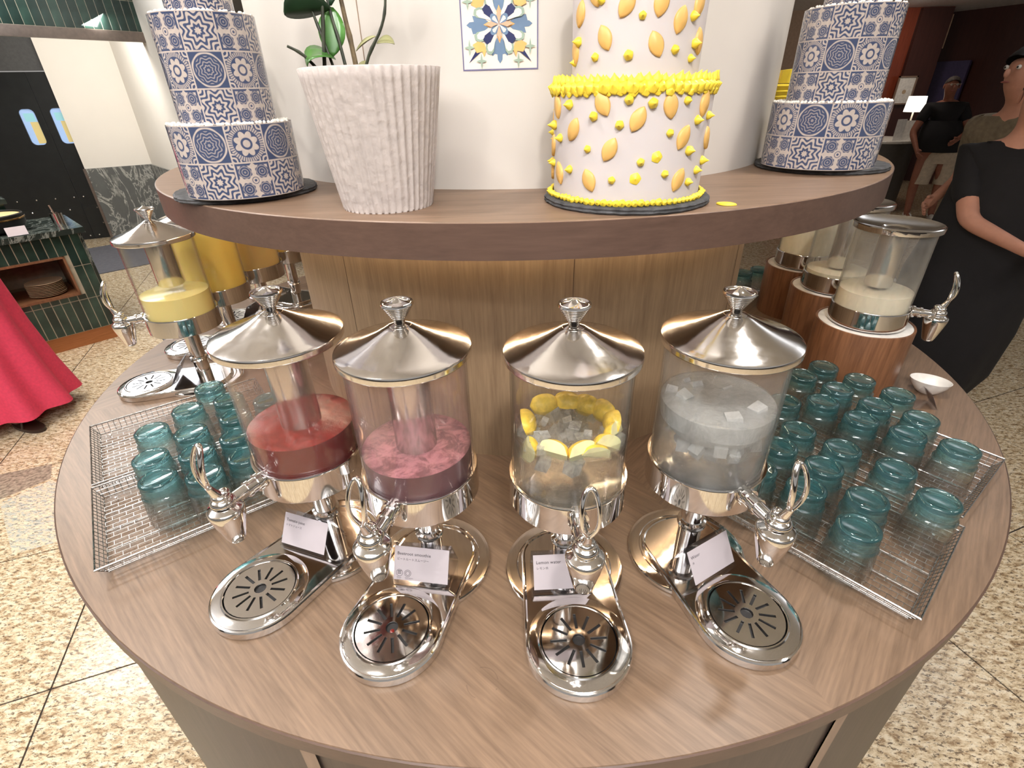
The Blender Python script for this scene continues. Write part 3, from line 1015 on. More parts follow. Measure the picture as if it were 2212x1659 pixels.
def ice_chunks(level, depth, key, mat, n=46, seed=3):
    rr = random.Random(seed)
    b = MB()
    for i in range(n):
        a = rr.random() * 2 * PI
        d = math.sqrt(rr.random()) * .078
        s_ = rr.uniform(.006, .013)
        zc = level - s_ * .5 - rr.random() * depth
        mt = Matrix.Rotation(rr.random() * 6, 3, 'Z') @ Matrix.Rotation(rr.random() * 3, 3, 'X')
        vs = [Vector((d * math.cos(a), d * math.sin(a), zc)) + mt @ Vector((x * s_ * rr.uniform(.7, 1), y * s_ * rr.uniform(.7, 1), z * s_ * rr.uniform(.7, 1))) for x in (-1, 1) for y in (-1, 1) for z in (-1, 1)]
        b.add(vs, [(0, 1, 3, 2), (4, 6, 7, 5), (0, 4, 5, 1), (2, 3, 7, 6), (0, 2, 6, 4), (1, 5, 7, 3)])
    return b.mesh('ice', mat, angle=20)

def dispenser(loc, yaw, label, liq, level, tank='clear', tube=None, group='metal drink dispensers', base=True, lid='cone', name='drink_dispenser', zoff=0):
    t = thing(name, label, 'drink dispenser', loc, yaw, group)
    def L(nm, me, par=None):
        return link(nm, me, par or t)
    if base:
        L('base_disc', cached('bd', me_base_disc))
        bp = L('base_plate', cached('bp', me_base_plate))
        L('tray_ring', cached('tr', me_tray_ring), bp)
        L('drip_tray', cached('tw', me_tray_well), bp)
        L('grate', cached('gr', me_grate), bp)
        po = L('pole', cached('po', me_pole))
        L('collar', cached('co', me_collar), po)
    L('metal_band', cached('ri', me_ring))
    L('tank', cached('tk' + tank, lambda: me_tank(M[tank])))
    if lid == 'cone':
        ld = L('lid', cached('li', me_lid))
        L('knob', cached('kn', me_knob), ld)
    else:
        b = MB()
        b.lathe([(Rl - .006, ZL - .014), (Rl, ZL - .013), (Rl + .001, ZL - .004), (Rl + .001, ZL), (Rl - .002, ZL + .0015), (Rl - .007, ZL - .001), (.085, ZL - .006), (.034, ZL - .010), (.030, ZL - .013), (.0001, ZL - .014)], 96)
        link('lid', cached('flatlid', lambda: b.mesh('lid', M['chrome'], angle=30)), t)
    L('liquid', me_liq(level, M[liq]))
    if tube:
        L('cooling_tube', cached('tu%.3f' % tube, lambda: me_tube(tube)))
    tp = L('tap', cached('tp', me_tap_body))
    L('tap_pipe', cached('pp', me_tap_pipe), tp)
    h = L('tap_handle', cached('th', me_handle), tp)
    return t

dT = dispenser((-.375, .753, TZ), -.61, 'chrome dispenser a third full of red tomato juice beside the left glass rack', 'tomato', .300, 'fogT', .297)
dB = dispenser((-.162, .690, TZ), -.312, 'chrome dispenser with purple-pink frothy beetroot smoothie', 'berry', .290, 'fogB', .280)
dL = dispenser((.090, .667, TZ), .048, 'chrome dispenser of clear water with floating lemon wedges', 'lemonwater', .330, 'clear')
dW = dispenser((.333, .698, TZ), .345, 'chrome dispenser of iced plain water with misted tank beside right glass rack', 'water', .360, 'fogW')
link('ice', ice_chunks(.362, .075, 'W', M['ice'], 90, 3), dW)
b = MB(); b.lathe([(.0001, .286), (.03, .289), (.055, .297), (.075, .311), (.0885, .330), (.0885, .357), (.07, .359), (.0001, .358)], 60, mod=lambda a, z: 1 + .02 * math.sin(a * 5 + z * 90) * (z < .34))
link('slush', b.mesh('slush', M['ice'], angle=30), dW)
link('ice', ice_chunks(.332, .03, 'L', M['lemonice'], 42, 5), dL)
dispenser((-.99, 1.45, TZ), -1.31, 'chrome dispenser part full of pale yellow juice, nearest of the juices behind left', 'paleJ', .305, 'clear', .325, 'juice dispensers on the left side')
dispenser((-1.0, 1.69, TZ), -1.56, 'full dispenser of bright orange juice, next behind the pale yellow juice', 'orangeJ', .445, 'clear', None, 'juice dispensers on the left side')
dispenser((-.972, 1.925, TZ), -1.75, 'full dispenser of pale orange juice half hidden under the shelf edge', 'mangoJ', .445, 'clear', None, 'juice dispensers on the left side')
dispenser((-.945, 2.165, TZ), -1.95, 'farthest dispenser of orange juice beside the pedestal', 'orangeJ', .445, 'clear', None, 'juice dispensers on the left side')

# tiny stains: spilt smoothie in the drain hole
for d_, col, nm, q in ((dB, 'tomato', 'juice_drop', (.002, -DT - .004)),):
    b = MB(); b.lathe([(.0001, .0192), (.003, .0190), (.0038, .0187)], 14, (q[0], q[1], 0))
    part(nm, b, M[col], d_)

# milk dispensers on wooden drums
MZ = 1.062 - ZR0
for (x, y, yaw, lev, tb, lab, dlab) in ((1.035, 1.365, 1.20, .290, .300, 'dispenser of white milk with a steel tube, nearest on the right wooden drums', 'nearest brown wooden drum stand under the nearest milk dispenser'),
                                  (1.100, 1.655, 1.45, .255, .262, 'middle milk dispenser with low white milk and steel tube', 'middle brown wooden drum stand on the right of the island'),
                                  (1.130, 1.915, 1.7, .450, None, 'full milk dispenser farthest back on the right wooden drums', 'farthest brown wooden drum stand close to the pedestal')):
    d = thing('drum_stand', dlab, 'stand', (x, y, TZ), yaw, 'wooden drum stands')
    b = MB(); hh = 1.060 - TZ
    b.lathe([(.123, 0), (.1265, hh - .003), (.1255, hh), (.1205, hh), (.119, hh - .004)], 72)
    part('drum_wall', b, M['drum'], d, angle=30)
    b = MB(); b.lathe([(.1195, hh - .006), (.1195, hh - .002), (.0001, hh - .002)], 60)
    part('top_plate', b, M['white'], d)
    dispenser((x, y, MZ - .0005), yaw, lab, 'milk', lev, 'fogM', tb, 'milk dispensers on wooden drums', base=False, lid='flat', name='milk_dispenser')

# signs on the dispenser bases
def on_base(dloc, yaw, f, r_, z=.0196):
    fx, fy = math.sin(yaw), -math.cos(yaw)
    rx, ry = math.cos(yaw), math.sin(yaw)
    return (dloc[0] + fx * f + rx * r_, dloc[1] + fy * f + ry * r_, TZ + z)
sign(on_base((.090, .667), .048, .070, -.012), .03, [('Lemon water', .0082), ('レモン水', .0055)], 'white card reading Lemon water in a clear easel')
sign(on_base((.333, .698), .345, .082, .003), .52, [('Water', .0082), ('水', .0055)], 'white card reading Water in a clear easel')
sign(on_base((-.375, .753), -.61, .066, -.010), -.36, [('Tomato juice', .0082), ('トマトジュース', .0055)], 'white card reading Tomato juice in a clear easel')
sign(on_base((-.162, .690), -.312, .072, .008), -.16, [('Beetroot smoothie', .0082), ('ビートルートスムージー', .0055)], 'white card reading Beetroot smoothie with two round icons', icons=True)
sign(on_base((-.99, 1.45), -1.31, .085, 0), -1.31, [], 'clear easel sign seen edge-on at the pale juice dispenser')
sign(on_base((-.972, 1.925), -1.75, .085, 0), -1.75, [], 'clear easel sign at the pale orange juice dispenser')
sign((1.185, 1.195, TZ), 1.35, [], 'folded clear sign in front of the white bowl', .05, .05)

# lemon wedges
def lemon():
    b = MB()
    n = 10
    Rw_, hl = .0185, .025
    rows = []
    vs = []
    for j in range(n + 1):
        u = -1 + 2 * j / n
        rad = Rw_ * math.sqrt(max(0, 1 - u * u)) ** .8 + .0012
        row = [(u * hl, 0, 0)]
        for i in range(7):
            a = R(20) + R(140) * i / 6
            row.append((u * hl, rad * math.cos(a), rad * math.sin(a)))
        rows.append(row)
    for row in rows:
        vs += row
    k = 8
    fr, fp = [], []
    for j in range(n):
        for i in range(1, 7):
            fr.append((j * k + i, j * k + i + 1, (j + 1) * k + i + 1, (j + 1) * k + i))
        fp.append((j * k, j * k + 1, (j + 1) * k + 1, (j + 1) * k))
        fp.append((j * k, (j + 1) * k, (j + 1) * k + 7, j * k + 7))
    rind = MB(); rind.add(vs, fr)
    pulp = MB(); pulp.add(vs, fp)
    return rind.mesh('rind', M['rind'], angle=60), pulp.mesh('pulp', M['pulp'], angle=30)
LR, LP = lemon()
lw = [(-.034, .060, 0, .2, 'back left'), (.004, .064, 0, .9, 'back middle'), (.034, .055, .1, .1, 'back right of middle'), (.058, .036, .1, .3, 'right back'), (.068, .004, .2, .3, 'right side'),
      (.066, -.022, .5, .4, 'right front side'), (-.066, .010, .3, .3, 'left side'), (-.030, -.062, 0, .5, 'front left of middle'), (.012, -.066, 0, .5, 'front right of middle'), (-.066, -.040, -1.1, .2, 'low left, tilted down'),
      (.048, -.052, .4, .7, 'front right'), (.030, -.060, .2, 1.0, 'low front right')]
for i, (x, y, tl, rl, wh) in enumerate(lw):
    ang = math.atan2(y, x) + PI / 2
    dz = -.012 if 'low' in wh else 0
    o = thing('lemon_wedge', 'yellow lemon wedge floating in the lemon water tank, ' + wh, 'lemon wedge',
              (.09 + x * 1.08, .667 + y * 1.08, TZ + .332 + dz), group='lemon wedges in the water', rot=((-1.85 if y < -.02 else -1.1) + rl * .8, tl + rnd.uniform(-.2, .2), ang + rnd.uniform(-.35, .35)))
    link('rind', LR, o); link('pulp', LP, o)

# ------------------------------------------------------------------ wire racks
def rack(loc, rz, wd, ln, label, ax=1):
    """x: long way (ln), y: wide way (wd); one corner at the origin"""
    t = thing('wire_rack', label, 'glass rack', loc, rz, 'wire glass racks')
    zr, zf = .036, .012
    ins = .014
    def rect(z, i, r_, nm, par=t, lab=None):
        b = MB()
        b.tube([(i, i, z), (ln - i, i, z), (ln - i, wd - i, z), (i, wd - i, z)], r_, 6, closed=True)
        return part(nm, b, M['wire'], par)
    rect(zr, 0, .0026, 'rim_wire')
    rect(zf - .001, ins, .002, 'floor_frame')
    for y in (wd * .28, wd * .5, wd * .72):
        b = MB(); b.tube([(ins, y, zf - .003), (ln - ins, y, zf - .003)], .0018, 6)
        part('support_bar', b, M['wire'], t)
    for x in (.035, ln - .035):
        for y in (.03, wd - .03):
            b = MB(); b.tube([(x, y, zf - .001), (x, y, .0008)], .003, 6)
            part('foot', b, M['chrome'], t)
    # woven floor: continuous wires one way, short staggered links the other
    b = MB()
    th_ = .0008
    sp, lk = .0140, .0255
    ny = int((wd - 2 * ins) / sp)
    spy = (wd - 2 * ins) / ny
    for j in range(ny + 1):
        y = ins + j * spy
        b.box((ln / 2, y, zf), (ln - 2 * ins, th_ * 1.3, th_ * 1.3))
        if j < ny:
            x = ins + (lk / 2 if j % 2 else 0)
            while x < ln - ins:
                b.box((x, y + spy / 2, zf + .0004), (th_ * 1.2, spy, th_ * 1.2))
                x += lk
    # sloping sides
    for (p, q, dx, dy) in (((0, 0), (ln, 0), 0, 1), ((ln, 0), (ln, wd), -1, 0), ((ln, wd), (0, wd), 0, -1), ((0, wd), (0, 0), 1, 0)):
        L_ = math.hypot(q[0] - p[0], q[1] - p[1])
        n = int(L_ / .0125)
        for i in range(n + 1):
            f = i / n
            x, y = p[0] + (q[0] - p[0]) * f, p[1] + (q[1] - p[1]) * f
            xi = min(max(x, ins), ln - ins); yi = min(max(y, ins), wd - ins)
            A = Vector((x, y, zr)); B = Vector((xi, yi, zf))
            b.tube([A, B], .0008, 4, caps=False)
        for k in (.35, .7):
            z = zr + (zf - zr) * k
            o_ = ins * k
            a_ = (p[0] + (o_ if p[0] == 0 else -o_), p[1] + (o_ if p[1] == 0 else -o_), z)
            b_ = (q[0] + (o_ if q[0] == 0 else -o_), q[1] + (o_ if q[1] == 0 else -o_), z)
            b.tube([a_, b_], .0007, 4, caps=False)
    me = b.mesh('wire_mesh', M['wire'], False)
    o = link('wire_mesh', me, t)
    o['kind'] = 'stuff'
    return t
rack((-.790, .657, TZ), math.atan2(.587, .81), .289, .42, 'front left shiny wire rack holding upside-down teal glasses')
rack((-.966, .9015, TZ), math.atan2(.587, .81), .298, .42, 'back left shiny wire rack behind the front left one')
rack((.657, .516, TZ), math.atan2(.755, -.656), .295, .42, 'front right shiny wire rack nearest the counter edge').scale = (1, -1, 1)
rack((.897, .736, TZ), math.atan2(.800, -.600), .292, .42, 'back right shiny wire rack with the corner near the counter edge').scale = (1, -1, 1)
rack((.80, 1.98, TZ), 0.25, .22, .34, 'far wire rack of glasses behind the pedestal')

# ------------------------------------------------------------------ tumblers, standing upside down
def tumbler_mesh():
    b = MB()
    h = .107
    prof_out = [(.0425, .0), (.0440, .001), (.0443, .004), (.0425, .030), (.0405, .055), (.0398, .066), (.0402, .0685), (.0396, .0705), (.0368, .0725), (.0352, .0755), (.0362, .0785), (.0370, .084), (.0366, .090), (.0356, .0935), (.0362, .0965), (.0364, .1000), (.0354, .1035), (.0325, .1055), (.0300, .1062)]
    base = [(.0300, .1062), (.0285, .1035), (.0262, .1022), (.0001, .1018)]
    prof_in = [(.0425, .0), (.0412, .002), (.0396, .030), (.0376, .055), (.0362, .070), (.0345, .078), (.0335, .086), (.031, .090), (.0001, .0905)]
    b.lathe(prof_out + base[1:], 40)
    b.lathe(prof_in[::-1], 40)
    return b.mesh('glass_tumbler', M['tumbler'], angle=55)
TM = tumbler_mesh()
GR = [[0.8644, 1.2293], [0.7834, 1.1858], [0.9182, 1.1532], [0.8368, 1.1115], [0.7664, 1.053], [0.9688, 1.0769], [0.8841, 1.0331], [0.8136, 0.9746], [0.9499, 0.9695], [0.8794, 0.9111], [0.6485, 0.9382], [0.7074, 0.8666], [0.776, 0.796], [0.5782, 0.8796], [0.6364, 0.8089], [0.953, 0.856], [0.6659, 0.7121], [0.795, 0.703], [0.5685, 0.7475], [0.6071, 0.6419], [0.6751, 1.0589], [0.5009, 0.8092]]
GL = [[-0.86, 1.0], [-0.7994, 0.8955], [-0.7417, 0.8245], [-0.823, 1.0902], [-0.7611, 0.9898], [-0.7065, 0.9109], [-0.6509, 0.8359], [-0.824, 1.20], [-0.741, 1.1368], [-0.6865, 1.0546], [-0.6445, 0.9702], [-0.591, 0.895], [-0.635, 1.13], [-0.587, 1.045]]
GB = [[.977, 2.057], [1.062, 2.095], [.892, 2.018]]
ordn = ['nearest', 'second nearest', 'third nearest', 'fourth nearest', 'fifth nearest', 'sixth nearest', 'seventh nearest', 'eighth nearest', 'ninth nearest', 'tenth nearest', 'eleventh nearest', 'twelfth nearest', 'thirteenth nearest', 'fourteenth nearest',
        'fifteenth nearest', 'sixteenth nearest', 'eighth farthest'.replace('eighth', 'sixth'), 'fifth farthest', 'fourth farthest', 'third farthest', 'second farthest', 'farthest']
def glasses(lst, zone, grp, dz=.0135):
    q = sorted(lst, key=lambda p: p[0] ** 2 + p[1] ** 2)
    for i, (x, y) in enumerate(q):
        o = link('glass_tumbler', TM, None, (x, y, TZ + dz), rnd.random() * 6)
        nm = ordn[i] if len(q) == 22 else (ordn[i] if i < len(q) - 3 else ['third farthest', 'second farthest', 'farthest'][i - len(q) + 3])
        tag(o, 'upside-down teal glass tumbler on the %s, %s to the viewer' % (zone, nm), 'glass', grp)
glasses(GR, 'right wire racks', 'teal tumblers on the right racks')
glasses(GL, 'left wire racks', 'teal tumblers on the left racks')
glasses(GB, 'far rack behind the pedestal', 'teal tumblers behind the pedestal')

# white boat-shaped bowl on the counter at the right
t = thing('serving_bowl', 'small white oval porcelain bowl on the counter edge at right', 'bowl', (1.215, 1.265, TZ), R(-35))
b = MB(); b.lathe([(.0001, .001), (.020, .001), (.030, .008), (.045, .028), (.051, .043), (.0495, .0435), (.043, .030), (.027, .012), (.0001, .008)], 48)
me = b.mesh('bowl_wall', M['white'])
for v in me.vertices:
    v.co.y *= .72
link('bowl_wall', me, t)

# ------------------------------------------------------------------ cakes on the shelf
def slate(loc, r, label):
    b = MB()
    rr = random.Random(int(r * 1e4))
    n = 90
    off = [rr.uniform(-.0022, .0012) for _ in range(n)]
    def ring_(k, z, j):
        return [((r * k + off[i] + rr.uniform(-.0006, .0006)) * math.cos(2 * PI * i / n), (r * k + off[i]) * math.sin(2 * PI * i / n), z + rr.uniform(-.0004, .0004)) for i in range(n)]
    rows = [ring_(.985, .0005, 0), ring_(1.0, .003, 1), ring_(.992, .0055, 2), ring_(1.0, .008, 3), ring_(.975, .0105, 4), ring_(.9, .011, 5)]
    for a, c in zip(rows, rows[1:]):
        b.add(a + c, [(i, (i + 1) % n, n + (i + 1) % n, n + i) for i in range(n)])
    b.add(rows[0], [tuple(range(n))[::-1]]); b.add(rows[-1], [tuple(range(n))])
    o = link('slate_board', b.mesh('slate_board', M['slate'], angle=25), None, loc)
    tag(o, label, 'serving board', 'round slate boards on the shelf')
    return o

def cyl_uv(name, r0, r1, z0, z1, mat, n=72):
    """open cylinder wall with UV in metres"""
    me = bpy.data.meshes.new(name)
    vs, fs, uvs = [], [], []
    k = n + 1
    for (r_, z) in ((r0, z0), (r1, z1)):
        for i in range(k):
            a = 2 * PI * i / n + PI / 2
            vs.append((r_ * math.cos(a), r_ * math.sin(a), z))
    for i in range(n):
        fs.append((i, i + 1, k + i + 1, k + i))
    me.from_pydata(vs, [], fs)
    ul = me.uv_layers.new(name='UVMap')
    rm = (r0 + r1) / 2
    for p in me.polygons:
        for li in p.loop_indices:
            vi = me.loops[li].vertex_index
            i = vi % k
            ul.data[li].uv = (2 * PI * rm * i / n, vs[vi][2] - z0)
    me.materials.append(mat)
    me.polygons.foreach_set('use_smooth', [True] * len(me.polygons))
    return me

CP = {}
def wrap_mat(vh, off, seed):
    k = (round(vh, 4), off, seed)
    if k not in CP:
        CP[k] = tile_print('patterned_cake_wrap', 0, vh, off, seed)
    return CP[k]

def pearls(name, r, z, n, rr, parent, mat, s=.0028):
    b = MB()
    for i in range(n):
        a = rr.random() * 2 * PI
        q = r + rr.uniform(-.007, .003)
        b.sphere((q * math.cos(a), q * math.sin(a), z + rr.uniform(0, .002)), s * rr.uniform(.6, 1.1), 6, 4)
    o = part(name, b, mat, parent)
    o['kind'] = 'stuff'

def blue_cake(loc, rz, tiers, label, seed):
    t = thing('tiered_cake', label, 'cake', loc, rz, 'blue patterned display cakes')
    rr = random.Random(seed)
    z = 0
    for i, (r0, h) in enumerate(tiers):
        b = MB(); b.lathe([(.0001, z), (r0 - .0015, z), (r0 - .0015, z + h - .002), (r0 - .003, z + h - .0008), (.0001, z + h - .0008)], 64)
        c = part('tier', b, M['cream'], t)
        rows = 2 if i == 0 else 3
        link('printed_wrap', cyl_uv('printed_wrap', r0, r0 + .0004, z, z + h, wrap_mat(h / rows, .31 * i + seed * .17, 0)), c)
        if i < len(tiers) - 1:
            pearls('sugar_pearls', r0 - .006, z + h, 150, rr, c, M['pearl'])
            pearls('sugar_pearls', tiers[i + 1][0] + .004, z + h, 110, rr, c, M['pearl'])
        z += h
    return t
slate((-.506, 1.056, SZ), .129, 'round slate board under the left blue patterned cake')
blue_cake((-.484, 1.012, SZ + .0108), R(10), [(.100, .113), (.0775, .152), (.050, .12), (.034, .1)], 'tall blue and cream tile-patterned tiered cake on the left of the shelf', 1)
slate((.690, 1.205, SZ), .133, 'round slate board under the right blue patterned cake')
blue_cake((.662, 1.172, SZ + .0108), R(-22), [(.108, .117), (.084, .153), (.055, .12), (.036, .1)], 'tall blue and cream tile-patterned tiered cake on the right of the shelf', 2)

slate((.197, .893, SZ), .134, 'round slate board under the white cake with yellow petals')
yc = thing('tiered_cake', 'white fondant tiered cake with golden petals and yellow piped icing', 'cake', (.195, .893, SZ + .0108))
b = MB(); b.lathe([(.0001, 0), (.1165, 0), (.1195, .155), (.1175, .1575), (.0001, .1575)], 90)
part('tier', b, M['cream'], yc)
b = MB(); b.lathe([(.0001, .1575), (.092, .1575), (.095, .30), (.093, .302), (.0001, .302)], 90)
part('tier', b, M['cream'], yc)
b = MB(); b.lathe([(.0001, .302), (.066, .302), (.067, .42), (.065, .422), (.0001, .422)], 70)
part('tier', b, M['cream'], yc)
def dollop_me(h=.012, r_=.0058, n=10):
    b = MB()
    b.lathe([(.0001, -.001), (r_, 0), (r_ * 1.08, h * .18), (r_ * .9, h * .38), (r_ * .5, h * .6), (r_ * .2, h * .85), (.0002, h)], n, mod=lambda a, z: 1 + .06 * math.cos(5 * a))
    return b.mesh('piped_dollop', M['yellow'], angle=60)
DM = dollop_me()
DS = dollop_me(.0042, .0064)
def petal_me():
    b = MB()
    n = 12
    L_, w_ = .0170, .0105
    top, bot = [], []
    pts = []
    for i in range(n + 1):
        u = -1 + 2 * i / n
        pts.append((w_ * (1 - u * u) ** .85, u * L_))
    out = pts + [(-x, y) for x, y in pts[-2:0:-1]]
    k = len(out)
    b.add([(x, y, 0) for x, y in out] + [(x, y, .0022) for x, y in out] + [(x * .8, y * .88, .0042) for x, y in out] + [(0, 0, .0048)],
          [(i, (i + 1) % k, k + (i + 1) % k, k + i) for i in range(k)] + [(k + i, k + (i + 1) % k, 2 * k + (i + 1) % k, 2 * k + i) for i in range(k)] + [(2 * k + i, 2 * k + (i + 1) % k, 3 * k) for i in range(k)])
    return b.mesh('petal', M['petal'], angle=50)
PMe = petal_me()
def stick(name, me, par, ang, z, r, spin=0, sc=1.0, out=0):
    """fix a piece whose local +Z points outward from the cake wall"""
    a = R(ang)
    X = Vector((-math.sin(a), math.cos(a), 0)); Zo = Vector((math.cos(a), math.sin(a), 0)); Y = Vector((0, 0, 1))
    mt = Matrix((X, Y, Zo)).transposed().to_4x4() @ Matrix.Rotation(R(spin), 4, 'Z')
    o = link(name, me, par)
    mt.translation = Zo * (r + out) + Vector((0, 0, z))
    o.matrix_local = mt @ Matrix.Scale(sc, 4)
    return o
Zc = SZ + .0108
pet1 = [(-121, 1.6488, 30), (-97.2, 1.6299, -25), (-76.4, 1.6455, 10), (-144, 1.6161, -25), (-114.4, 1.5919, -25), (-63, 1.6053, -25), (-128.7, 1.5497, 25), (-62.2, 1.5493, -25), (-161.3, 1.5537, 20), (-165.3, 1.6456, 10), (-45.8, 1.646, -10), (-30, 1.60, 20), (-178, 1.59, -15)]
dot1 = [(-103.8, 1.6533), (-88.6, 1.6486), (-108.7, 1.6231), (-74.5, 1.6117), (-126.9, 1.6336), (-148.4, 1.6479), (-160.2, 1.6032), (-130.7, 1.5918), (-92.8, 1.5758), (-111.5, 1.5516), (-74.4, 1.5588), (-147.1, 1.5619), (-64.2, 1.6505), (-51.5, 1.6258), (-55.9, 1.5873), (-51.6, 1.5442), (-42.2, 1.5584), (-172, 1.62), (-176, 1.565), (-36, 1.63), (-33, 1.57)]
flat1 = [(-81.9, 1.5819, 1.15), (-95.4, 1.5539, 1.2)]
pet2 = [(-128.9, 1.7257, 25), (-86.4, 1.7161, 25), (-67.3, 1.7423, -15), (-112, 1.7598, -30), (-85.5, 1.7603, -10), (-158.1, 1.7561, -15), (-166.8, 1.7135, 10), (-48, 1.76, -20), (-40, 1.72, 10), (-140, 1.775, 20)]
dot2 = [(-99.3, 1.7472), (-137.5, 1.7044), (-107.8, 1.7047), (-69.3, 1.7097), (-53.9, 1.7467), (-46.9, 1.7172), (-160, 1.7244), (-133.5, 1.767), (-50, 1.70), (-168, 1.70)]
def r1(z): return .1165 + .003 * (z - Zc) / .141
def r2f(z): return .092 + .003 * (z - Zc - .1575) / .143
for a, z, s in pet1: stick('petal', PMe, yc, a, z - Zc, r1(z) - .0006, s)
for a, z, s in pet2: stick('petal', PMe, yc, a, z - Zc, r2f(z) - .0006, s, .95)
for a, z in dot1: stick('piped_dollop', DM, yc, a, z - Zc, r1(z) - .0004, rnd.random() * 60, .85 + rnd.random() * .3)
for a, z in dot2: stick('piped_dollop', DM, yc, a, z - Zc, r2f(z) - .0004, rnd.random() * 60, .8 + rnd.random() * .25)
for a, z, s in flat1: stick('piped_dot', DS, yc, a, z - Zc, r1(z) - .0006, 0, s)
for i in range(40):      # more petals and dots on the sides and back
    a = 0 + i * 4.3 + 8
    if i % 3 == 0: stick('petal', PMe, yc, a, .035 + (i * 37 % 90) / 1000, .117, rnd.uniform(-30, 30))
    else: stick('piped_dollop', DM, yc, a, .03 + (i * 53 % 95) / 1000, .1175, 0, .95)
# piped borders
def border(r, z, n, s, sc, lean):
    for i in range(n):
        a = 2 * PI * i / n
        o = link('piped_dollop', DM, yc)
        dirv = Vector((math.cos(a) * lean, math.sin(a) * lean, 1)).normalized() if lean < 5 else Vector((math.cos(a), math.sin(a), .25)).normalized()
        q = dirv.to_track_quat('Z', 'Y')
        o.location = ((r + rnd.uniform(-.001, .001)) * math.cos(a), (r + rnd.uniform(-.001, .001)) * math.sin(a), z + rnd.uniform(-.0008, .0008))
        o.rotation_mode = 'QUATERNION'; o.rotation_quaternion = q
        k = s * rnd.uniform(.85, 1.2)
        o.scale = (k, k, k * sc)
border(.1205, .0042, 84, .82, .7, 9)
border(.1190, .1520, 60, 1.35, .55, 9)
border(.1195, .1465, 46, .95, .5, 9)
border(.115, .1585, 66, 1.05, .9, .5)
border(.101, .1585, 40, .9, .8, .1)
FPM = PMe.copy(); FPM.materials.clear(); FPM.materials.append(M['yellow'])
o = link('fallen_petal', FPM, None, (.342, .824, SZ + .0004), R(60), rot=(0, 0, R(60)))
o.scale = (1, .9, .7)
tag(o, 'single yellow petal fallen on the shelf edge right of the white cake', 'cake decoration')

# yellow cake peeping from behind the right blue cake
t = thing('tiered_cake', 'small ridged bright yellow cake half hidden behind the right blue cake', 'cake', (.797, 1.580, SZ + .0108))
pr = [(.0001, 0), (.075, 0)]
z = 0
for i in range(12):
    pr += [(.079 - i * .0008, z + .003), (.081 - i * .0008, z + .006), (.078 - i * .0008, z + .0095), (.0765 - i * .0008, z + .0105)]
    z += .0125
pr.append((.0001, z))
b = MB(); b.lathe(pr, 60, mod=lambda a, z: 1 + .004 * math.sin(a * 9 + z * 60))
part('tier', b, M['yellow'], t, angle=60)
b = MB(); b.lathe([(.0001, z), (.06, z), (.055, z + .03), (.0001, z + .035)], 40, mod=lambda a, zz: 1 + .06 * math.sin(a * 14))
part('tier', b, M['yellow'], t, angle=60)
slate((.797, 1.580, SZ), .085, 'slate board under the hidden yellow cake')
# greenery behind the left blue cake
t = thing('potted_fern', 'small leafy plant half hidden behind the left blue cake', 'plant', (-.640, 1.30, SZ))
b = MB(); b.lathe([(.0001, .001), (.045, .001), (.06, .10), (.055, .10), (.0001, .09)], 32)
part('pot', b, M['pot'], t)

def leaf_mesh(L_, w_, mat, curl=.4, fold=.3, n=10, name='leaf'):
    """leaf along +Y, rising in +Z then curling down"""
    b = MB()
    vs = []
    for i in range(n + 1):
        u = i / n
        ww = w_ * math.sin(PI * min(1, u * .97 + .015)) ** .75
        ang = curl * u * u * 2
        y = L_ * (math.sin(ang) / max(ang, 1e-4) if ang > 1e-3 else 1) * u
        z = L_ * u * .35 - L_ * curl * u * u * .8
        for k in (-1, -.5, 0, .5, 1):
            vs.append((ww * k, y, z + abs(k) * ww * fold))
    fs = [(i * 5 + k, i * 5 + k + 1, (i + 1) * 5 + k + 1, (i + 1) * 5 + k) for i in range(n) for k in range(4)]
    b.add(vs, fs)
    me = b.mesh(name, mat, angle=70)
    bm = bmesh.new(); bm.from_mesh(me)
    bmesh.ops.solidify(bm, geom=bm.faces[:], thickness=.0007)
    bm.to_mesh(me); bm.free()
    return me
LF = leaf_mesh(.09, .016, M['leaf'], .5)
for i in range(26):
    o = link('leaf', LF, t, (rnd.uniform(-.03, .03), rnd.uniform(-.03, .03), .09 + i * .007), rot=(rnd.uniform(.1, .9), 0, rnd.random() * 6.3))

# ------------------------------------------------------------------ plant in the fluted pot
t = thing('potted_orchid', 'fluted off-white plaster pot holding green-leaved plant stems', 'plant', (-.199, .893, SZ))
b = MB()
def flute(a, z):
    return 1 - .030 * abs(math.sin(a * 23)) ** .8 + .0035 * math.sin(a * 53 + z * 20) + .002 * math.sin(z * 300 + a * 7)
pp = [(.0001, 0), (.073, 0), (.0745, .003)]
for i in range(1, 15):
    u = i / 14
    pp.append((.0745 + .0300 * u, .003 + .192 * u))
pp += [(.1015, .1965), (.099, .1945), (.096, .178), (.0001, .178)]
b.lathe(pp, 360, mod=lambda a, z: flute(a, z) if z > .0005 else 1)
part('pot', b, M['pot'], t, angle=80)
b = MB(); b.lathe([(.097, .181), (.06, .1835), (.0001, .184)], 40, mod=lambda a, z: 1)
part('soil', b, M['soil'], t)
def L2(p):   # world x, z at plane y~.9 -> local
    return (p[0] + .199, p[1], p[2] - SZ)
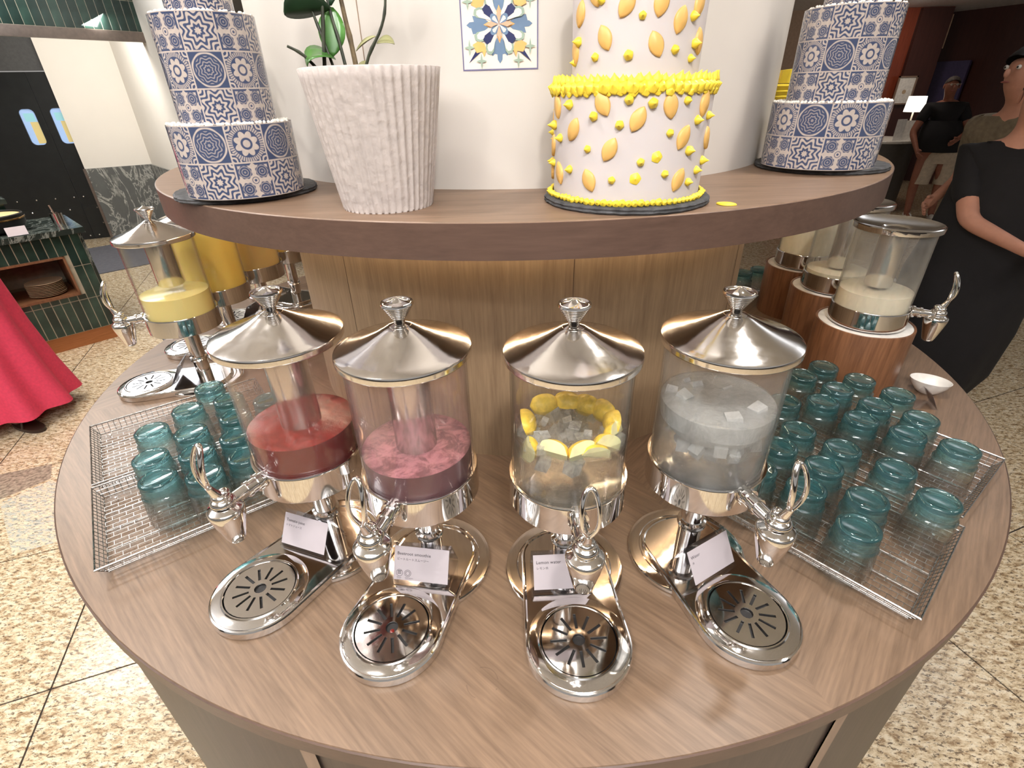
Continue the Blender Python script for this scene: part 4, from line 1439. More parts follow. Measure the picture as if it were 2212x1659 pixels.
def stem(pts, r_, mat='stem'):
    b = MB()
    q = [Vector(L2(p)) for p in pts]
    # smooth resample
    out = []
    for i in range(len(q) - 1):
        for k in range(4):
            u = k / 4
            p0, p1, p2_, p3 = q[max(i - 1, 0)], q[i], q[i + 1], q[min(i + 2, len(q) - 1)]
            out.append(.5 * ((2 * p1) + (-p0 + p2_) * u + (2 * p0 - 5 * p1 + 4 * p2_ - p3) * u * u + (-p0 + 3 * p1 - 3 * p2_ + p3) * u ** 3))
    out.append(q[-1])
    n = len(out)
    rs = [r_ * (1 - .35 * i / n) * (1 + (.25 if i % 5 == 0 else 0)) for i in range(n)]
    b.tube(out, rs, 8)
    return part('stem', b, M[mat], t)
stem([(-.243, -.02, 1.683), (-.258, -.015, 1.74), (-.272, -.01, 1.79), (-.290, 0, 1.86)], .0022)
stem([(-.229, -.015, 1.683), (-.235, -.012, 1.73), (-.243, -.008, 1.775), (-.250, 0, 1.86)], .0026)
stem([(-.218, 0, 1.683), (-.222, .002, 1.73), (-.227, .002, 1.78), (-.233, 0, 1.88)], .0040, 'stembrown')
stem([(-.210, -.01, 1.683), (-.196, -.012, 1.715), (-.172, -.012, 1.75), (-.162, -.01, 1.785), (-.158, 0, 1.86)], .0024)
stem([(-.258, -.02, 1.685), (-.283, -.03, 1.716), (-.303, -.035, 1.728)], .0024)
stem([(-.262, -.02, 1.69), (-.255, -.018, 1.74), (-.247, -.015, 1.79)], .0030)
def place_leaf(loc, rot, L_, w_, mat, curl=.4, fold=.25):
    return link('leaf', leaf_mesh(L_, w_, M[mat], curl, fold), t, L2(loc), rot=rot)
place_leaf((-.243, -.018, 1.712), (.25, -.35, R(112)), .066, .025, 'leaf', 1.0, .15)
place_leaf((-.250, -.012, 1.715), (1.15, .2, R(18)), .060, .0185, 'leaf', .1, .2)
place_leaf((-.240, -.014, 1.772), (-.15, .7, R(108)), .072, .024, 'leafdark', .45, .3)
place_leaf((-.240, -.010, 1.775), (1.3, 0, R(160)), .055, .016, 'leafdark', .1, .3)
place_leaf((-.214, -.01, 1.683), (.75, .2, R(-75)), .036, .011, 'leafdark', .6, .3)
place_leaf((-.182, -.012, 1.730), (.0, .5, R(-82)), .030, .011, 'leafpale', .5, .35)
place_leaf((-.215, -.005, 1.722), (.35, .4, R(-80)), .036, .006, 'leafpale', .2, .5)
place_leaf((-.216, .0, 1.69), (.9, .1, R(-50)), .028, .009, 'leafpale', .4, .4)
place_leaf((-.206, .0, 1.80), (.4, 0, R(-40)), .09, .02, 'leaf', .5, .2)
place_leaf((-.235, .0, 1.82), (.5, 0, R(60)), .09, .022, 'leaf', .5, .2)

# ------------------------------------------------------------------ floor
b = MB(); b.box((0, 4, -.0125), (26, 26, .02))
fl = struct(part('floor', b, M['groutdark'], None, False))
TS = .716
A0 = R(20)
P0 = Vector((-1.537, .958))
ux, uy = Vector((math.cos(A0), math.sin(A0))), Vector((-math.sin(A0), math.cos(A0)))
b = MB(); b.box((0, 0, -.004), (TS - .006, TS - .006, .009))
TMESH = b.mesh('floor_tile', M['granite'], False)
near = []
rest = MB()
for i in range(-14, 22):
    for j in range(-8, 24):
        c = P0 + ux * ((i + .5) * TS) + uy * ((j + .5) * TS)
        if not (-11 < c.x < 12 and -2.5 < c.y < 15):
            continue
        d = c.length
        if d < 7.2 and c.y > -.4 and abs(math.atan2(c.x, c.y)) < R(78) and (c - Vector((CX, CY))).length > .7:
            near.append((d, c))
        elif (c - Vector((CX, CY))).length > .7:
            rest.box((c.x, c.y, -.004), (TS - .006, TS - .006, .009), A0)
near.sort(key=lambda q: q[0])
for d, c in near[280:]:
    rest.box((c.x, c.y, -.004), (TS - .006, TS - .006, .009), A0)
for d, c in near[:280]:
    link('floor_tile', TMESH, fl, (c.x, c.y, 0), A0)
o = link('floor_tiles_beyond', rest.mesh('floor_tiles_beyond', M['granite'], False), fl)
o['kind'] = 'stuff'
b = MB(); b.prism([(-2.475, 1.857), (-2.146, 1.535), (-2.0, 1.60), (-1.93, 1.80), (-2.352, 2.02)], .0006, .0016)
part('inlay_piece', b, M['granite2'], fl, False)
b = MB(); b.prism([(-2.50, 1.88), (-2.365, 2.03), (-2.45, 2.15), (-2.72, 2.05)], .0006, .0014)
part('inlay_piece', b, plain('grey_inlay', (150, 138, 120), .2, nscale=60, noise_amt=.25), fl, False)
# grey mats by the kitchen doors
for pl, lb in (([(-3.02, 3.98), (-2.2, 3.1), (-2.0, 3.3), (-2.75, 4.6)], 'grey floor mat lying left of the island'),
               ([(-5.45, 6.55), (-4.60, 5.4), (-3.9, 6.1), (-4.9, 7.1)], 'grey floor mat in front of the black kitchen doors')):
    b = MB(); b.prism(pl, .0008, .009)
    o = part('floor_mat', b, M['mat'], None, False)
    tag(o, lb, 'mat')

# ------------------------------------------------------------------ ceiling
b = MB(); b.box((0, 5, CEIL + .05), (26, 24, .1))
struct(part('ceiling', b, M['ceil'], None, False))
for (x, y, p), wh in zip(DOWN, ('behind the right blue cake', 'left of the potted plant', 'in front of the island centre', 'over the left glass racks', 'at the right of the island', 'at the front left of the island')):
    t = thing('ceiling_downlight', 'round recessed ceiling downlight ' + wh, 'ceiling light', (x, y, CEIL), 0, 'ceiling downlights')
    b = MB(); b.lathe([(.062, -.0005), (.062, -.004), (.05, -.006), (.045, -.001)], 32)
    part('trim_ring', b, M['white'], t)
    b = MB(); b.lathe([(.045, -.002), (.0001, -.002)], 24)
    part('lens', b, M['downlight'], t)

# ------------------------------------------------------------------ left walls, doors
def wall_seg(name, p, q, z0, z1, mat, th_=.1, side=1):
    p, q = Vector(p), Vector(q)
    d = (q - p); L_ = d.length; a = math.atan2(d.y, d.x)
    b = MB(); b.box((L_ / 2, side * th_ / 2, (z0 + z1) / 2), (L_, th_, z1 - z0))
    return struct(part(name, b, M[mat], None, False, loc=(p.x, p.y, 0), rz=a))
E1, I1 = (-5.447, 7.146), (-4.808, 7.523)
wl = wall_seg('wall_left', E1, I1, 0, CEIL, 'plaster')
b = MB(); b.box((.37, -.012, .445), (.742, .024, .89)); part('wainscot_panel', b, M['marble'], wl, False)
b = MB(); b.box((-.004, -.006, .445), (.03, .05, .89)); part('corner_trim', b, M['trim'], wl, False)
wl2 = wall_seg('wall_left_return', I1, (-2.6, 5.15), 0, CEIL, 'plaster')
for i in range(4):
    b = MB(); b.box((.37 + i * .78, -.012, .445), (.772, .024, .89)); part('wainscot_panel', b, M['marble'], wl2, False)
# double doors
DA = R(25)
def dpt(s_, y=0):
    return (-5.70 + math.cos(DA) * s_ - math.sin(DA) * y, 7.165 + math.sin(DA) * s_ + math.cos(DA) * y)
dw = wall_seg('wall_door_side', dpt(-4.0), dpt(-.93), 0, CEIL, 'doorgrey')
wall_seg('wall_door_lintel', dpt(-.93), dpt(.95), 1.98, CEIL, 'doorgrey')
for k, s0 in enumerate((-.903, .0)):
    x, y = dpt(s0)
    t = thing('door_%d' % (k + 1), None, None, (x, y, 0), DA)
    struct(t)
    b = MB()
    W_ = .90
    wx0, wx1 = (.672, .832) if k == 0 else (.075, .235)
    wz0, wz1 = 1.18, 1.585
    # leaf built round its window opening
    b.box((wx0 / 2, .022, .98), (wx0, .044, 1.97))
    b.box(((wx1 + W_) / 2, .022, .98), (W_ - wx1, .044, 1.97))
    b.box(((wx0 + wx1) / 2, .022, wz0 / 2), (wx1 - wx0, .044, wz0 - .005))
    b.box(((wx0 + wx1) / 2, .022, (wz1 + 1.965) / 2), (wx1 - wx0, .044, 1.965 - wz1))
    part('door_leaf', b, M['doorblack'], t, False)
    b = MB()
    n = 28
    rc = .055
    def rrect(g):
        pts = []
        for cx_, cz_, a0 in ((wx1 - rc, wz1 - rc, 0), (wx0 + rc, wz1 - rc, 90), (wx0 + rc, wz0 + rc, 180), (wx1 - rc, wz0 + rc, 270)):
            for i in range(8):
                a = R(a0 + 90 * i / 7)
                pts.append((cx_ + (rc + g) * math.cos(a), cz_ + (rc + g) * math.sin(a)))
        return pts
    o_, i_ = rrect(.03), rrect(-.004)
    m_ = len(o_)
    b.add([(x_, -.004, z_) for x_, z_ in o_] + [(x_, -.004, z_) for x_, z_ in i_] + [(x_, .02, z_) for x_, z_ in i_],
          [(i, (i + 1) % m_, m_ + (i + 1) % m_, m_ + i) for i in range(m_)] + [(m_ + i, m_ + (i + 1) % m_, 2 * m_ + (i + 1) % m_, 2 * m_ + i) for i in range(m_)])
    part('window_frame', b, M['doorblack'], t, False)
    b = MB(); b.add([(x_, .018, z_) for x_, z_ in i_], [tuple(range(m_))])
    part('window_pane', b, M['porthole'], t, False)
    b = MB(); b.box((wx0 + .11, .0165, 1.32), (.08, .002, .24))
    part('kitchen_view', b, cached('kg', lambda: emis('kitchen_glimpse', (196, 178, 120), .7)), t, False)
    b = MB(); b.box((wx0 + .085, .0165, 1.49), (.10, .002, .09))
    part('kitchen_view', b, cached('kh', lambda: emis('kitchen_glimpse_teal', (140, 190, 196), .7)), t, False)
    b = MB(); b.box((W_ / 2, -.002, .22), (W_ - .02, .004, .42))
    part('kick_plate', b, M['doorblack'], t, False)
    for i in range(9):
        for zz in (.05, .2, .4, .55):
            if (i + int(zz * 20)) % 2:
                b = MB(); b.sphere((.06 + i * .1, -.005, zz), .011, 8, 4)
                part('screw', b, M['chrome'], t)
# header wall of green tiles with a steel trim
B0, BA = Vector((-4.289, 5.295)), R(56)
def bpt(s_): return (B0.x + math.cos(BA) * s_, B0.y + math.sin(BA) * s_)
hd = wall_seg('wall_header', bpt(-1.4), bpt(1.75), 2.16, CEIL, 'grout', .12)
b = MB(); b.box((1.575, -.012, 2.195), (3.15, .02, .085)); part('trim_1', b, M['trim'], hd, False)
b = MB(); b.box((0, 0, 0), (.0715, .012, .245)); TM1 = b.mesh('wall_tile', M['gtile2'], False); bevel_mesh(TM1, .0015, 1)
b = MB(); b.box((0, 0, 0), (.0715, .012, .245)); TM2 = b.mesh('wall_tile', M['gtile'], False); bevel_mesh(TM2, .0015, 1)
for i in range(40):
    for j in range(2):
        link('wall_tile', TM1 if (i * 7 + j * 3) % 3 else TM2, hd, (.04 + i * .0765, .002, 2.24 + .1255 + j * .2495)).scale = (1, 1, 1 if j == 0 else .4)
        if j == 1:
            hd.children[-1].location.z = 2.24 + .2495 + .052

# ------------------------------------------------------------------ green tiled counter (local x along the face, corner at the origin)
K = (-3.13, 3.81)
gc = thing('tiled_counter', 'dark green vertical-tiled buffet counter with black marble top at left', 'counter', (*K, 0), R(46.3))
b = MB()
Wc, Dc = 2.3, .62
nx0, nx1, nz0, nz1 = -.62, -.148, .395, .685
def bb(mb, x0, x1, y0, y1, z0, z1): mb.box(((x0 + x1) / 2, (y0 + y1) / 2, (z0 + z1) / 2), (x1 - x0, y1 - y0, z1 - z0))
bb(b, -Wc, nx0, .012, Dc, .115, .83); bb(b, nx1, -.012, .012, Dc, .115, .83)
bb(b, nx0, nx1, .012, Dc, .115, nz0); bb(b, nx0, nx1, .012, Dc, nz1, .83); bb(b, nx0, nx1, Dc - .05, Dc, nz0, nz1)
part('counter_body', b, M['grout'], gc, False)
b = MB(); bb(b, -Wc, .0, .03, Dc, 0, .112); part('plinth', b, M['kick'], gc, False)
b = MB(); bb(b, -Wc, .03, -.03, Dc + .03, .83, .868); part('counter_slab', b, M['slab'], gc, False)
b = MB(); bb(b, -.012, .006, 0, Dc, .113, .83); part('end_panel', b, M['slab'], gc, False)
b = MB()
for a_ in ((nx0, nx1, nz0 - .0, nz0 + .018), (nx0, nx1, nz1 - .014, nz1), ):
    bb(b, a_[0], a_[1], -.006, .40, a_[2], a_[3])
bb(b, nx0, nx0 + .014, -.006, .40, nz0, nz1); bb(b, nx1 - .014, nx1, -.006, .40, nz0, nz1)
part('niche_frame', b, M['drum'], gc, False)
rows = [(.119, .351), (.357, .597), (.603, .826)]
def tile(x0, x1, z0, z1, k):
    b = MB(); bb(b, x0, x1, .009, .020, z0, z1)
    me = b.mesh('wall_tile', M['gtile'] if k % 3 else M['gtile2'], False)
    link('wall_tile', me, gc)
sp = .0552
for i in range(30):
    x1 = -.014 - i * sp; x0 = x1 - sp + .0055
    for j, (z0, z1) in enumerate(rows):
        inx = x1 > nx0 + .005 and x0 < nx1 - .005
        if inx and z0 < nz1 and z1 > nz0:
            if z0 < nz0 - .01: tile(x0, x1, z0, nz0 - .002, i + j)
            if z1 > nz1 + .01: tile(x0, x1, nz1 + .002, z1, i + j)
        else:
            tile(x0, x1, z0, z1, i + j)
# raised ledge behind
b = MB(); bb(b, -Wc, -.30, .50, .62, .868, 1.02); part('ledge_body', b, M['gtile'], gc, False)
b = MB(); bb(b, -Wc, -.28, .46, .66, 1.02, 1.05); part('ledge_slab', b, M['slab'], gc, False)
def gw(x, y, z):   # counter local to world
    a = R(46.3)
    return (K[0] + math.cos(a) * x - math.sin(a) * y, K[1] + math.sin(a) * x + math.cos(a) * y, z)
plate = MB(); plate.lathe([(.0001, 0), (.07, 0), (.075, .003), (.112, .011), (.1125, .0135), (.074, .0075), (.0001, .005)], 48)
PLM = plate.mesh('plate', M['kraft'], angle=50)
for i in range(9):
    o = link('dinner_plate', PLM, None, gw(-.315 + rnd.uniform(-.003, .003), .135, nz0 + .0185 + i * .0108))
    tag(o, 'brown-rimmed plate %s in the niche of the green counter' % ['at the bottom of the stack', 'second from the bottom of the stack', 'third from the bottom of the stack', 'fourth from the bottom of the stack', 'in the middle of the stack', 'fourth from the top of the stack', 'third from the top of the stack', 'second from the top of the stack', 'on top of the stack'][i], 'plate', 'plates stacked in the niche')
t = thing('casserole_pan', 'large black round casserole pan of creamy stew on the green counter', 'pan', gw(-.42, .25, .8685))
b = MB(); b.lathe([(.0001, 0), (.13, 0), (.165, .02), (.185, .06), (.187, .095), (.181, .095), (.176, .07), (.15, .045), (.0001, .045)], 56); part('pan_body', b, M['black'], t)
b = MB(); b.lathe([(.186, .088), (.1905, .09), (.1905, .098), (.186, .1)], 56); part('rim_band', b, M['brass'], t)
b = MB(); b.lathe([(.181, .0995), (.183, .118), (.178, .124), (.17, .118)], 56); part('pan_rim', b, M['black'], t)
b = MB(); b.lathe([(.172, .112), (.10, .117), (.0001, .118)], 48); part('stew', b, M['soup'], t)
t = thing('utensil_cup', 'small steel cup holding a utensil beside the casserole pan', 'cup', gw(-.075, .12, .8685))
b = MB(); b.lathe([(.0001, 0), (.036, 0), (.038, .095), (.0365, .095), (.034, .003), (.0001, .003)], 32); part('cup_wall', b, M['tube'], t)
b = MB(); b.tube([(.01, 0, .004), (-.012, .0, .10), (-.02, 0, .15)], .005, 8); part('utensil', b, M['baselight'], t)
t = thing('menu_card', 'small white food label card on the green counter edge', 'sign', gw(-.33, .0, .8685), R(46.3))
b = MB(); b.box((0, 0, .032), (.11, .002, .06), rx=-.4); part('card', b, M['card'], t, False)
t = thing('serving_ladle', 'black handle lying across the casserole pan rim', 'ladle', gw(-.52, .29, .995), R(46.3))
b = MB(); b.tube([(-.2, 0, 0), (.0, 0, .008), (.16, 0, .003)], [.012, .013, .012], 10); part('handle', b, M['black'], t)

# ------------------------------------------------------------------ right side of the room
wb = wall_seg('wall_back', (2.6, 11.2), (4.3, 9.5), 0, CEIL, 'taupe')
wall_seg('wall_back_taupe', (4.3, 9.5), (4.78, 9.5), 0, CEIL, 'taupe')
wbm = wall_seg('wall_back_panelled', (4.78, 9.5), (6.9, 9.5), 0, CEIL, 'redwood', .1)
for i in range(4):
    x0 = .05 + i * .38
    b = MB(); b.box((x0 + .185, -.008, 1.95), (.374, .014, 1.28)); part('wood_panel', b, M['redwood'], wbm, False)
    b = MB(); b.box((x0 + .185, -.008, .655), (.374, .014, 1.29)); part('wood_panel', b, M['redwood'], wbm, False)
b = MB(); b.box((1.84, -.03, 1.3), (.48, .06, 2.58)); part('wall_shade_strip', b, M['darkred'], wbm, False)  # added dark strip: shading on the red wall put into colour
b = MB(); b.box((2.10, -.02, 2.28), (.028, .04, .44)); part('trim_2', b, M['taupe'], wbm, False)
b = MB(); b.box((2.10, -.02, 1.36), (.014, .02, 1.0)); part('trim_3', b, M['redwood'], wbm, False)
wall_seg('wall_right', (6.9, 11.6), (9.3, 6.0), 0, CEIL, 'darkred', .1)
b = MB(); b.box((0, 0, 1.2), (.9, .05, 1.0)); 
o = part('wall_glow_patch', b, plain('violet_glow_colour', (66, 58, 92), .5), None, False, loc=(7.42, 10.1, .2), rz=R(-67))  # flat violet colour stands in for a bluish glow on the wall
tag(o, 'bluish glow coloured as a flat panel on the dark wall behind the people', 'panel')
t = thing('framed_certificate', 'framed white certificate with gold seal on the red wood wall', 'picture', (6.45, 9.405, 1.50), 0)
b = MB()
for s_ in (-1, 1):
    b.box((s_ * .14, -.012, 0), (.02, .024, .40)); b.box((0, -.012, s_ * .19), (.30, .024, .02))
part('frame', b, M['baselight'], t, False)
b = MB(); b.box((0, -.004, 0), (.26, .006, .36)); part('paper', b, M['white'], t, False)
b = MB(); b.lathe([(.0001, .0), (.03, .0), (.03, .002)], 20)
part('seal', b, M['kraft'], t, rot=(PI / 2, 0, 0), loc=(0, -.0085, -.02))
t = thing('round_desk', 'tall round charcoal host desk with a pale top', 'desk', (5.36, 7.95, 0))
b = MB(); b.lathe([(.40, 0), (.415, .90), (.0001, .90)], 48); part('desk_body', b, M['desk'], t)
b = MB(); b.lathe([(.0001, .902), (.44, .902), (.445, .91), (.445, .93), (.44, .935), (.0001, .935)], 48); part('desk_top', b, M['white'], t)
t = thing('table_lamp', 'lit table lamp with glowing white drum shade on the round desk', 'lamp', (5.60, 7.84, .9355))
b = MB(); b.lathe([(.0001, 0), (.075, 0), (.075, .012), (.012, .02), (.010, .34), (.0001, .34)], 24); part('lamp_base', b, M['white'], t)
b = MB(); b.lathe([(.118, .335), (.105, .52)], 32); part('lamp_shade', b, M['lampshade'], t)
for k, (x, y, a, h_) in enumerate(((5.34, 7.62, .2, .26), (5.46, 7.66, -.3, .24), (5.12, 7.70, .1, .2))):
    t = thing('menu_card', ['tall white menu card standing on the round desk', 'folded white menu card leaning beside the table lamp', 'dark striped menu holder at the left of the round desk'][k], 'menu', (x, y, .9355), a)
    b = MB(); b.box((0, 0, h_ / 2), (.15 if k < 2 else .12, .003, h_), rx=-.02); part('card', b, M['white'], t, False)
    if k == 2:
        for q in range(4):
            b = MB(); b.box((0, -.006, .04 + q * .045), (.10, .004, .02)); part('stripe', b, M['desk'], t, False)

# ------------------------------------------------------------------ people
def chain_mesh(name, nodes, edges, mat, sub=2, root=0):
    me = bpy.data.meshes.new(name)
    me.from_pydata([n_[0] for n_ in nodes], edges, [])
    o = bpy.data.objects.new(name, me); COL.objects.link(o)
    md = o.modifiers.new('skin', 'SKIN'); md.use_smooth_shade = True
    lay = me.skin_vertices[0].data if me.skin_vertices else None
    if lay is None:
        bm = bmesh.new(); bm.from_mesh(me)
        bm.verts.layers.skin.verify(); bm.to_mesh(me); bm.free()
        lay = me.skin_vertices[0].data
    for i, n_ in enumerate(nodes):
        r_ = n_[1]
        lay[i].radius = r_ if isinstance(r_, tuple) else (r_, r_)
        lay[i].use_root = (i == root)
    s_ = o.modifiers.new('sub', 'SUBSURF'); s_.levels = sub; s_.render_levels = sub
    dg = bpy.context.evaluated_depsgraph_get(); dg.update()
    out = bpy.data.meshes.new_from_object(o.evaluated_get(dg))
    bpy.data.objects.remove(o); bpy.data.meshes.remove(me)
    out.name = name
    out.materials.clear(); out.materials.append(mat)
    return out

def add_hand(N, E, wrist, d, side, palmn, curl=.5):
    """wrist index; d: unit direction of the forearm; palmn: palm normal; five fingers of two bones each"""
    w0 = Vector(N[wrist][0]); d = Vector(d).normalized(); pn = Vector(palmn).normalized(); sd = d.cross(pn).normalized() * side
    p = len(N); N.append((tuple(w0 + d * .05), (.038, .018))); E.append((wrist, p))
    for k, (off, ln) in enumerate(((-.028, .052), (-.009, .060), (.010, .056), (.028, .044))):
        a = len(N); N.append((tuple(w0 + d * .088 + sd * off), .0095)); E.append((p, a))
        dd = (d * (1 - curl * .5) + pn * curl).normalized()
        c_ = len(N); N.append((tuple(w0 + d * .088 + sd * off + dd * ln * .6), .0088)); E.append((a, c_))
        dd2 = (d * (1 - curl) + pn * curl * 1.4).normalized()
        e_ = len(N); N.append((tuple(Vector(N[c_][0]) + dd2 * ln * .5), .0078)); E.append((c_, e_))
    a = len(N); N.append((tuple(w0 + d * .035 - sd * .040 + pn * .008), .0115)); E.append((p, a))
    c_ = len(N); N.append((tuple(w0 + d * .072 - sd * .056 + pn * .018), .0095)); E.append((a, c_))

def body(nm, mat, arms, legs=True, h=1.0, lean=(0, 0), feet_gap=.1, belly=0, head_tilt=(0, 0)):
    """local -Y is the way the person faces; arms: list of (elbow, wrist, palm normal) for left(-x) and right(+x)"""
    lx, ly = lean
    def q(x, y, z): return (x + lx * z / 1.4, y + ly * z / 1.4, z * h)
    N = [(q(0, 0, .95), (.15, .11)), (q(0, 0, 1.10), (.135 + belly * .6, .10 + belly)), (q(0, 0, 1.28), (.15, .11)), (q(0, .01, 1.40), (.13, .085)), (q(0, .005, 1.47), (.058, .058)), (q(0 + head_tilt[0] * .3, -.005 + head_tilt[1] * .3, 1.53), (.054, .056)),
         (q(0 + head_tilt[0], -.025 + head_tilt[1], 1.585), (.064, .075)), (q(0 + head_tilt[0], -.012 + head_tilt[1], 1.65), (.074, .088)), (q(head_tilt[0], 0 + head_tilt[1], 1.70), (.058, .07))]
    E = [(i, i + 1) for i in range(8)]
    for s_ in (-1, 1):
        if legs:
            i0 = len(N)
            N += [(q(s_ * .09, 0, .86), (.085, .09)), (q(s_ * feet_gap, -.01, .50), (.058, .062)), (q(s_ * feet_gap, .02, .36), (.055, .06)), (q(s_ * feet_gap, .015, .10), (.036, .04)), (q(s_ * feet_gap, .02, .045), (.035, .04)), (q(s_ * (feet_gap + .01), -.09, .03), (.04, .025)), (q(s_ * (feet_gap + .012), -.15, .026), (.034, .02))]
            E += [(0, i0)] + [(i0 + k, i0 + k + 1) for k in range(6)]
    for s_, (el, wr, pn) in zip((-1, 1), arms):
        i0 = len(N)
        el, wr = Vector(el), Vector(wr)
        N += [(q(s_ * .175, .01, 1.385), (.062, .058)), (tuple(el), (.043, .043)), (tuple(wr), (.027, .024))]
        E += [(3, i0), (i0, i0 + 1), (i0 + 1, i0 + 2)]
        mid = len(N); 
        add_hand(N, E, i0 + 2, wr - el, s_, pn)
    return chain_mesh(nm, N, E, mat)

def face(t, head, r_=.07, mats='skin', fwd_=(0, -1, 0)):
    """nose, ears, eyes, lips as small pieces of the head"""
    c = Vector(head)
    b = MB(); b.sphere(c + Vector((0, -.098, -.02)), .014, 8, 6, (.8, 1.1, 1.5)); part('nose', b, M[mats], t)
    for s_ in (-1, 1):
        b = MB(); b.sphere(c + Vector((s_ * .078, .005, -.012)), .022, 8, 6, (.4, .8, 1.3)); part('ear', b, M[mats], t)
        b = MB(); b.sphere(c + Vector((s_ * .030, -.0775, .006)), .0105, 10, 6); part('eye', b, M['eyew'], t)
        b = MB(); b.sphere(c + Vector((s_ * .030, -.0845, .006)), .0055, 8, 5); part('iris', b, M['hair'], t)
    b = MB(); b.sphere(c + Vector((0, -.090, -.058)), .016, 10, 5, (1.4, .5, .35)); part('lips', b, M['lips'], t)

def hair_cap(t, head, mat, low=-.02, sc=1.0, back=.035, long_=0):
    c = Vector(head)
    b = MB()
    vs = []
    n, m_ = 20, 9
    for j in range(m_):
        ph = PI / 2 * (1 - j / (m_ - 1) * 1.42)
        for i in range(n):
            a = 2 * PI * i / n
            front = max(0, -math.sin(a))
            ph2 = max(ph, .52 * front ** 1.5) if ph < .55 else ph
            rr = 1 + .03 * math.sin(i * 5 + j * 3)
            x = .0785 * sc * rr * math.cos(ph2) * math.cos(a)
            y = .0925 * sc * rr * math.cos(ph2) * math.sin(a) + .006
            z = .083 * sc * rr * math.sin(ph2) + .014
            if long_ and ph2 < 0: z -= long_ * (-ph2)
            vs.append(c + Vector((x, y, z)))
    fs = [(j * n + i, j * n + (i + 1) % n, (j + 1) * n + (i + 1) % n, (j + 1) * n + i) for j in range(m_ - 1) for i in range(n)]
    fs.append(tuple(range(n)))
    b.add(vs, fs)
    return part('hair', b, M[mat], t, angle=80)

def loft(name, secs, mat, parent, folds=0, amp=.0, n=64, phase=0, thick=False):
    """secs: (cx, cy, z, rx, ry)"""
    b = MB()
    vs = []
    for j, (cx_, cy_, z, rx, ry) in enumerate(secs):
        for i in range(n):
            a = 2 * PI * i / n
            k = 1 + (amp * (1 - j / (len(secs) - 1)) * math.sin(a * folds + phase + j * .15) if folds else 0)
            vs.append((cx_ + rx * k * math.cos(a), cy_ + ry * k * math.sin(a), z))
    fs = [(j * n + i, j * n + (i + 1) % n, (j + 1) * n + (i + 1) % n, (j + 1) * n + i) for j in range(len(secs) - 1) for i in range(n)]
    b.add(vs, fs)
    return part(name, b, M[mat], parent, angle=80)

def top_mesh(name, mat, parent, h=1.0, lean=(0, 0), elbows=None, grow=.014, sl=.62, waist=.92, hip=(.16, .12)):
    lx, ly = lean
    def q(x, y, z): return (x + lx * z / 1.4, y + ly * z / 1.4, z * h)
    g = grow
    N = [(q(0, 0, waist), (hip[0] + g, hip[1] + g)), (q(0, 0, 1.10), (.138 + g, .11 + g)), (q(0, 0, 1.28), (.152 + g, .113 + g)), (q(0, .01, 1.395), (.128 + g, .088 + g)), (q(0, .006, 1.445), (.072, .07))]
    E = [(0, 1), (1, 2), (2, 3), (3, 4)]
    for s_, el in zip((-1, 1), elbows):
        sh_ = Vector(q(s_ * .175, .01, 1.385)); el = Vector(el)
        i0 = len(N)
        N += [(tuple(sh_), (.064 + g, .06 + g)), (tuple(sh_.lerp(el, sl * .5)), (.054 + g, .054 + g)), (tuple(sh_.lerp(el, sl)), (.048 + g, .048 + g))]
        E += [(3, i0), (i0, i0 + 1), (i0 + 1, i0 + 2)]
    return link(name, chain_mesh(name, N, E, M[mat]), parent)

def sleeve(name, pts, mat, parent):
    N = [(p, r_) for p, r_ in pts]
    return link(name, chain_mesh(name, N, [(i, i + 1) for i in range(len(N) - 1)], M[mat], 2), parent)

def shoe(t, x, y, mat='leather', L_=.27, rz=0, sandal=False):
    b = MB()
    pts = []
    for i in range(24):
        a = 2 * PI * i / 24
        pts.append(((.043 - .006 * math.sin(a)) * math.cos(a), L_ / 2 * math.sin(a) - .035))
    b.prism(pts, .0005, .022)
    o = part('shoe', b, M[mat], t, loc=(x, y, 0), rz=rz)
    b = MB()
    if sandal:
        b.tube([(-.042, -.06, .02), (-.03, -.062, .062), (0, -.064, .07), (.03, -.062, .062), (.042, -.06, .02)], .010, 6, flat=.3)
    else:
        b.lathe([(.044, .02), (.042, .05), (.03, .08), (.0001, .085)], 20, (0, .03, 0))
        b.sphere((0, -.07, .03), .045, 12, 6, (.9, 1.7, .8))
    part('shoe_upper', b, M[mat], o)
    return o

# man in black T-shirt and beige cargo shorts
man = thing('person', 'man in black T-shirt and beige cargo shorts looking down at the desk', 'person', (5.68, 7.18, 0), R(-22))
arms = [((-.42, -.10, 1.06), (-.36, -.28, .88), (1, 0, 0)), ((.16, -.12, 1.08), (.02, -.30, 1.0), (-1, 0, 0))]
link('body', body('body', M['skindark'], arms, h=.965, feet_gap=.14, belly=.05, lean=(-.14, -.05), head_tilt=(-.02, -.05)), man)
hd_ = (-.18, -.125, 1.585)
face(man, hd_, mats='skindark'); hair_cap(man, hd_, 'greyhair')
loft('t_shirt', [(-.08, -.05, .84, .225, .195), (-.09, -.07, .95, .235, .215), (-.105, -.07, 1.08, .225, .20), (-.12, -.05, 1.20, .19, .15)], 'blackcloth', man, 7, .03)
top_mesh('shirt_top', 'blackcloth', man, .965, lean=(-.14, -.05), elbows=[a_[0] for a_ in arms], grow=.02)
loft('cargo_shorts', [(0, -.005, .70, .20, .155), (0, -.01, .80, .205, .165), (0, -.01, .90, .20, .16)], 'beige', man, 0, 0)
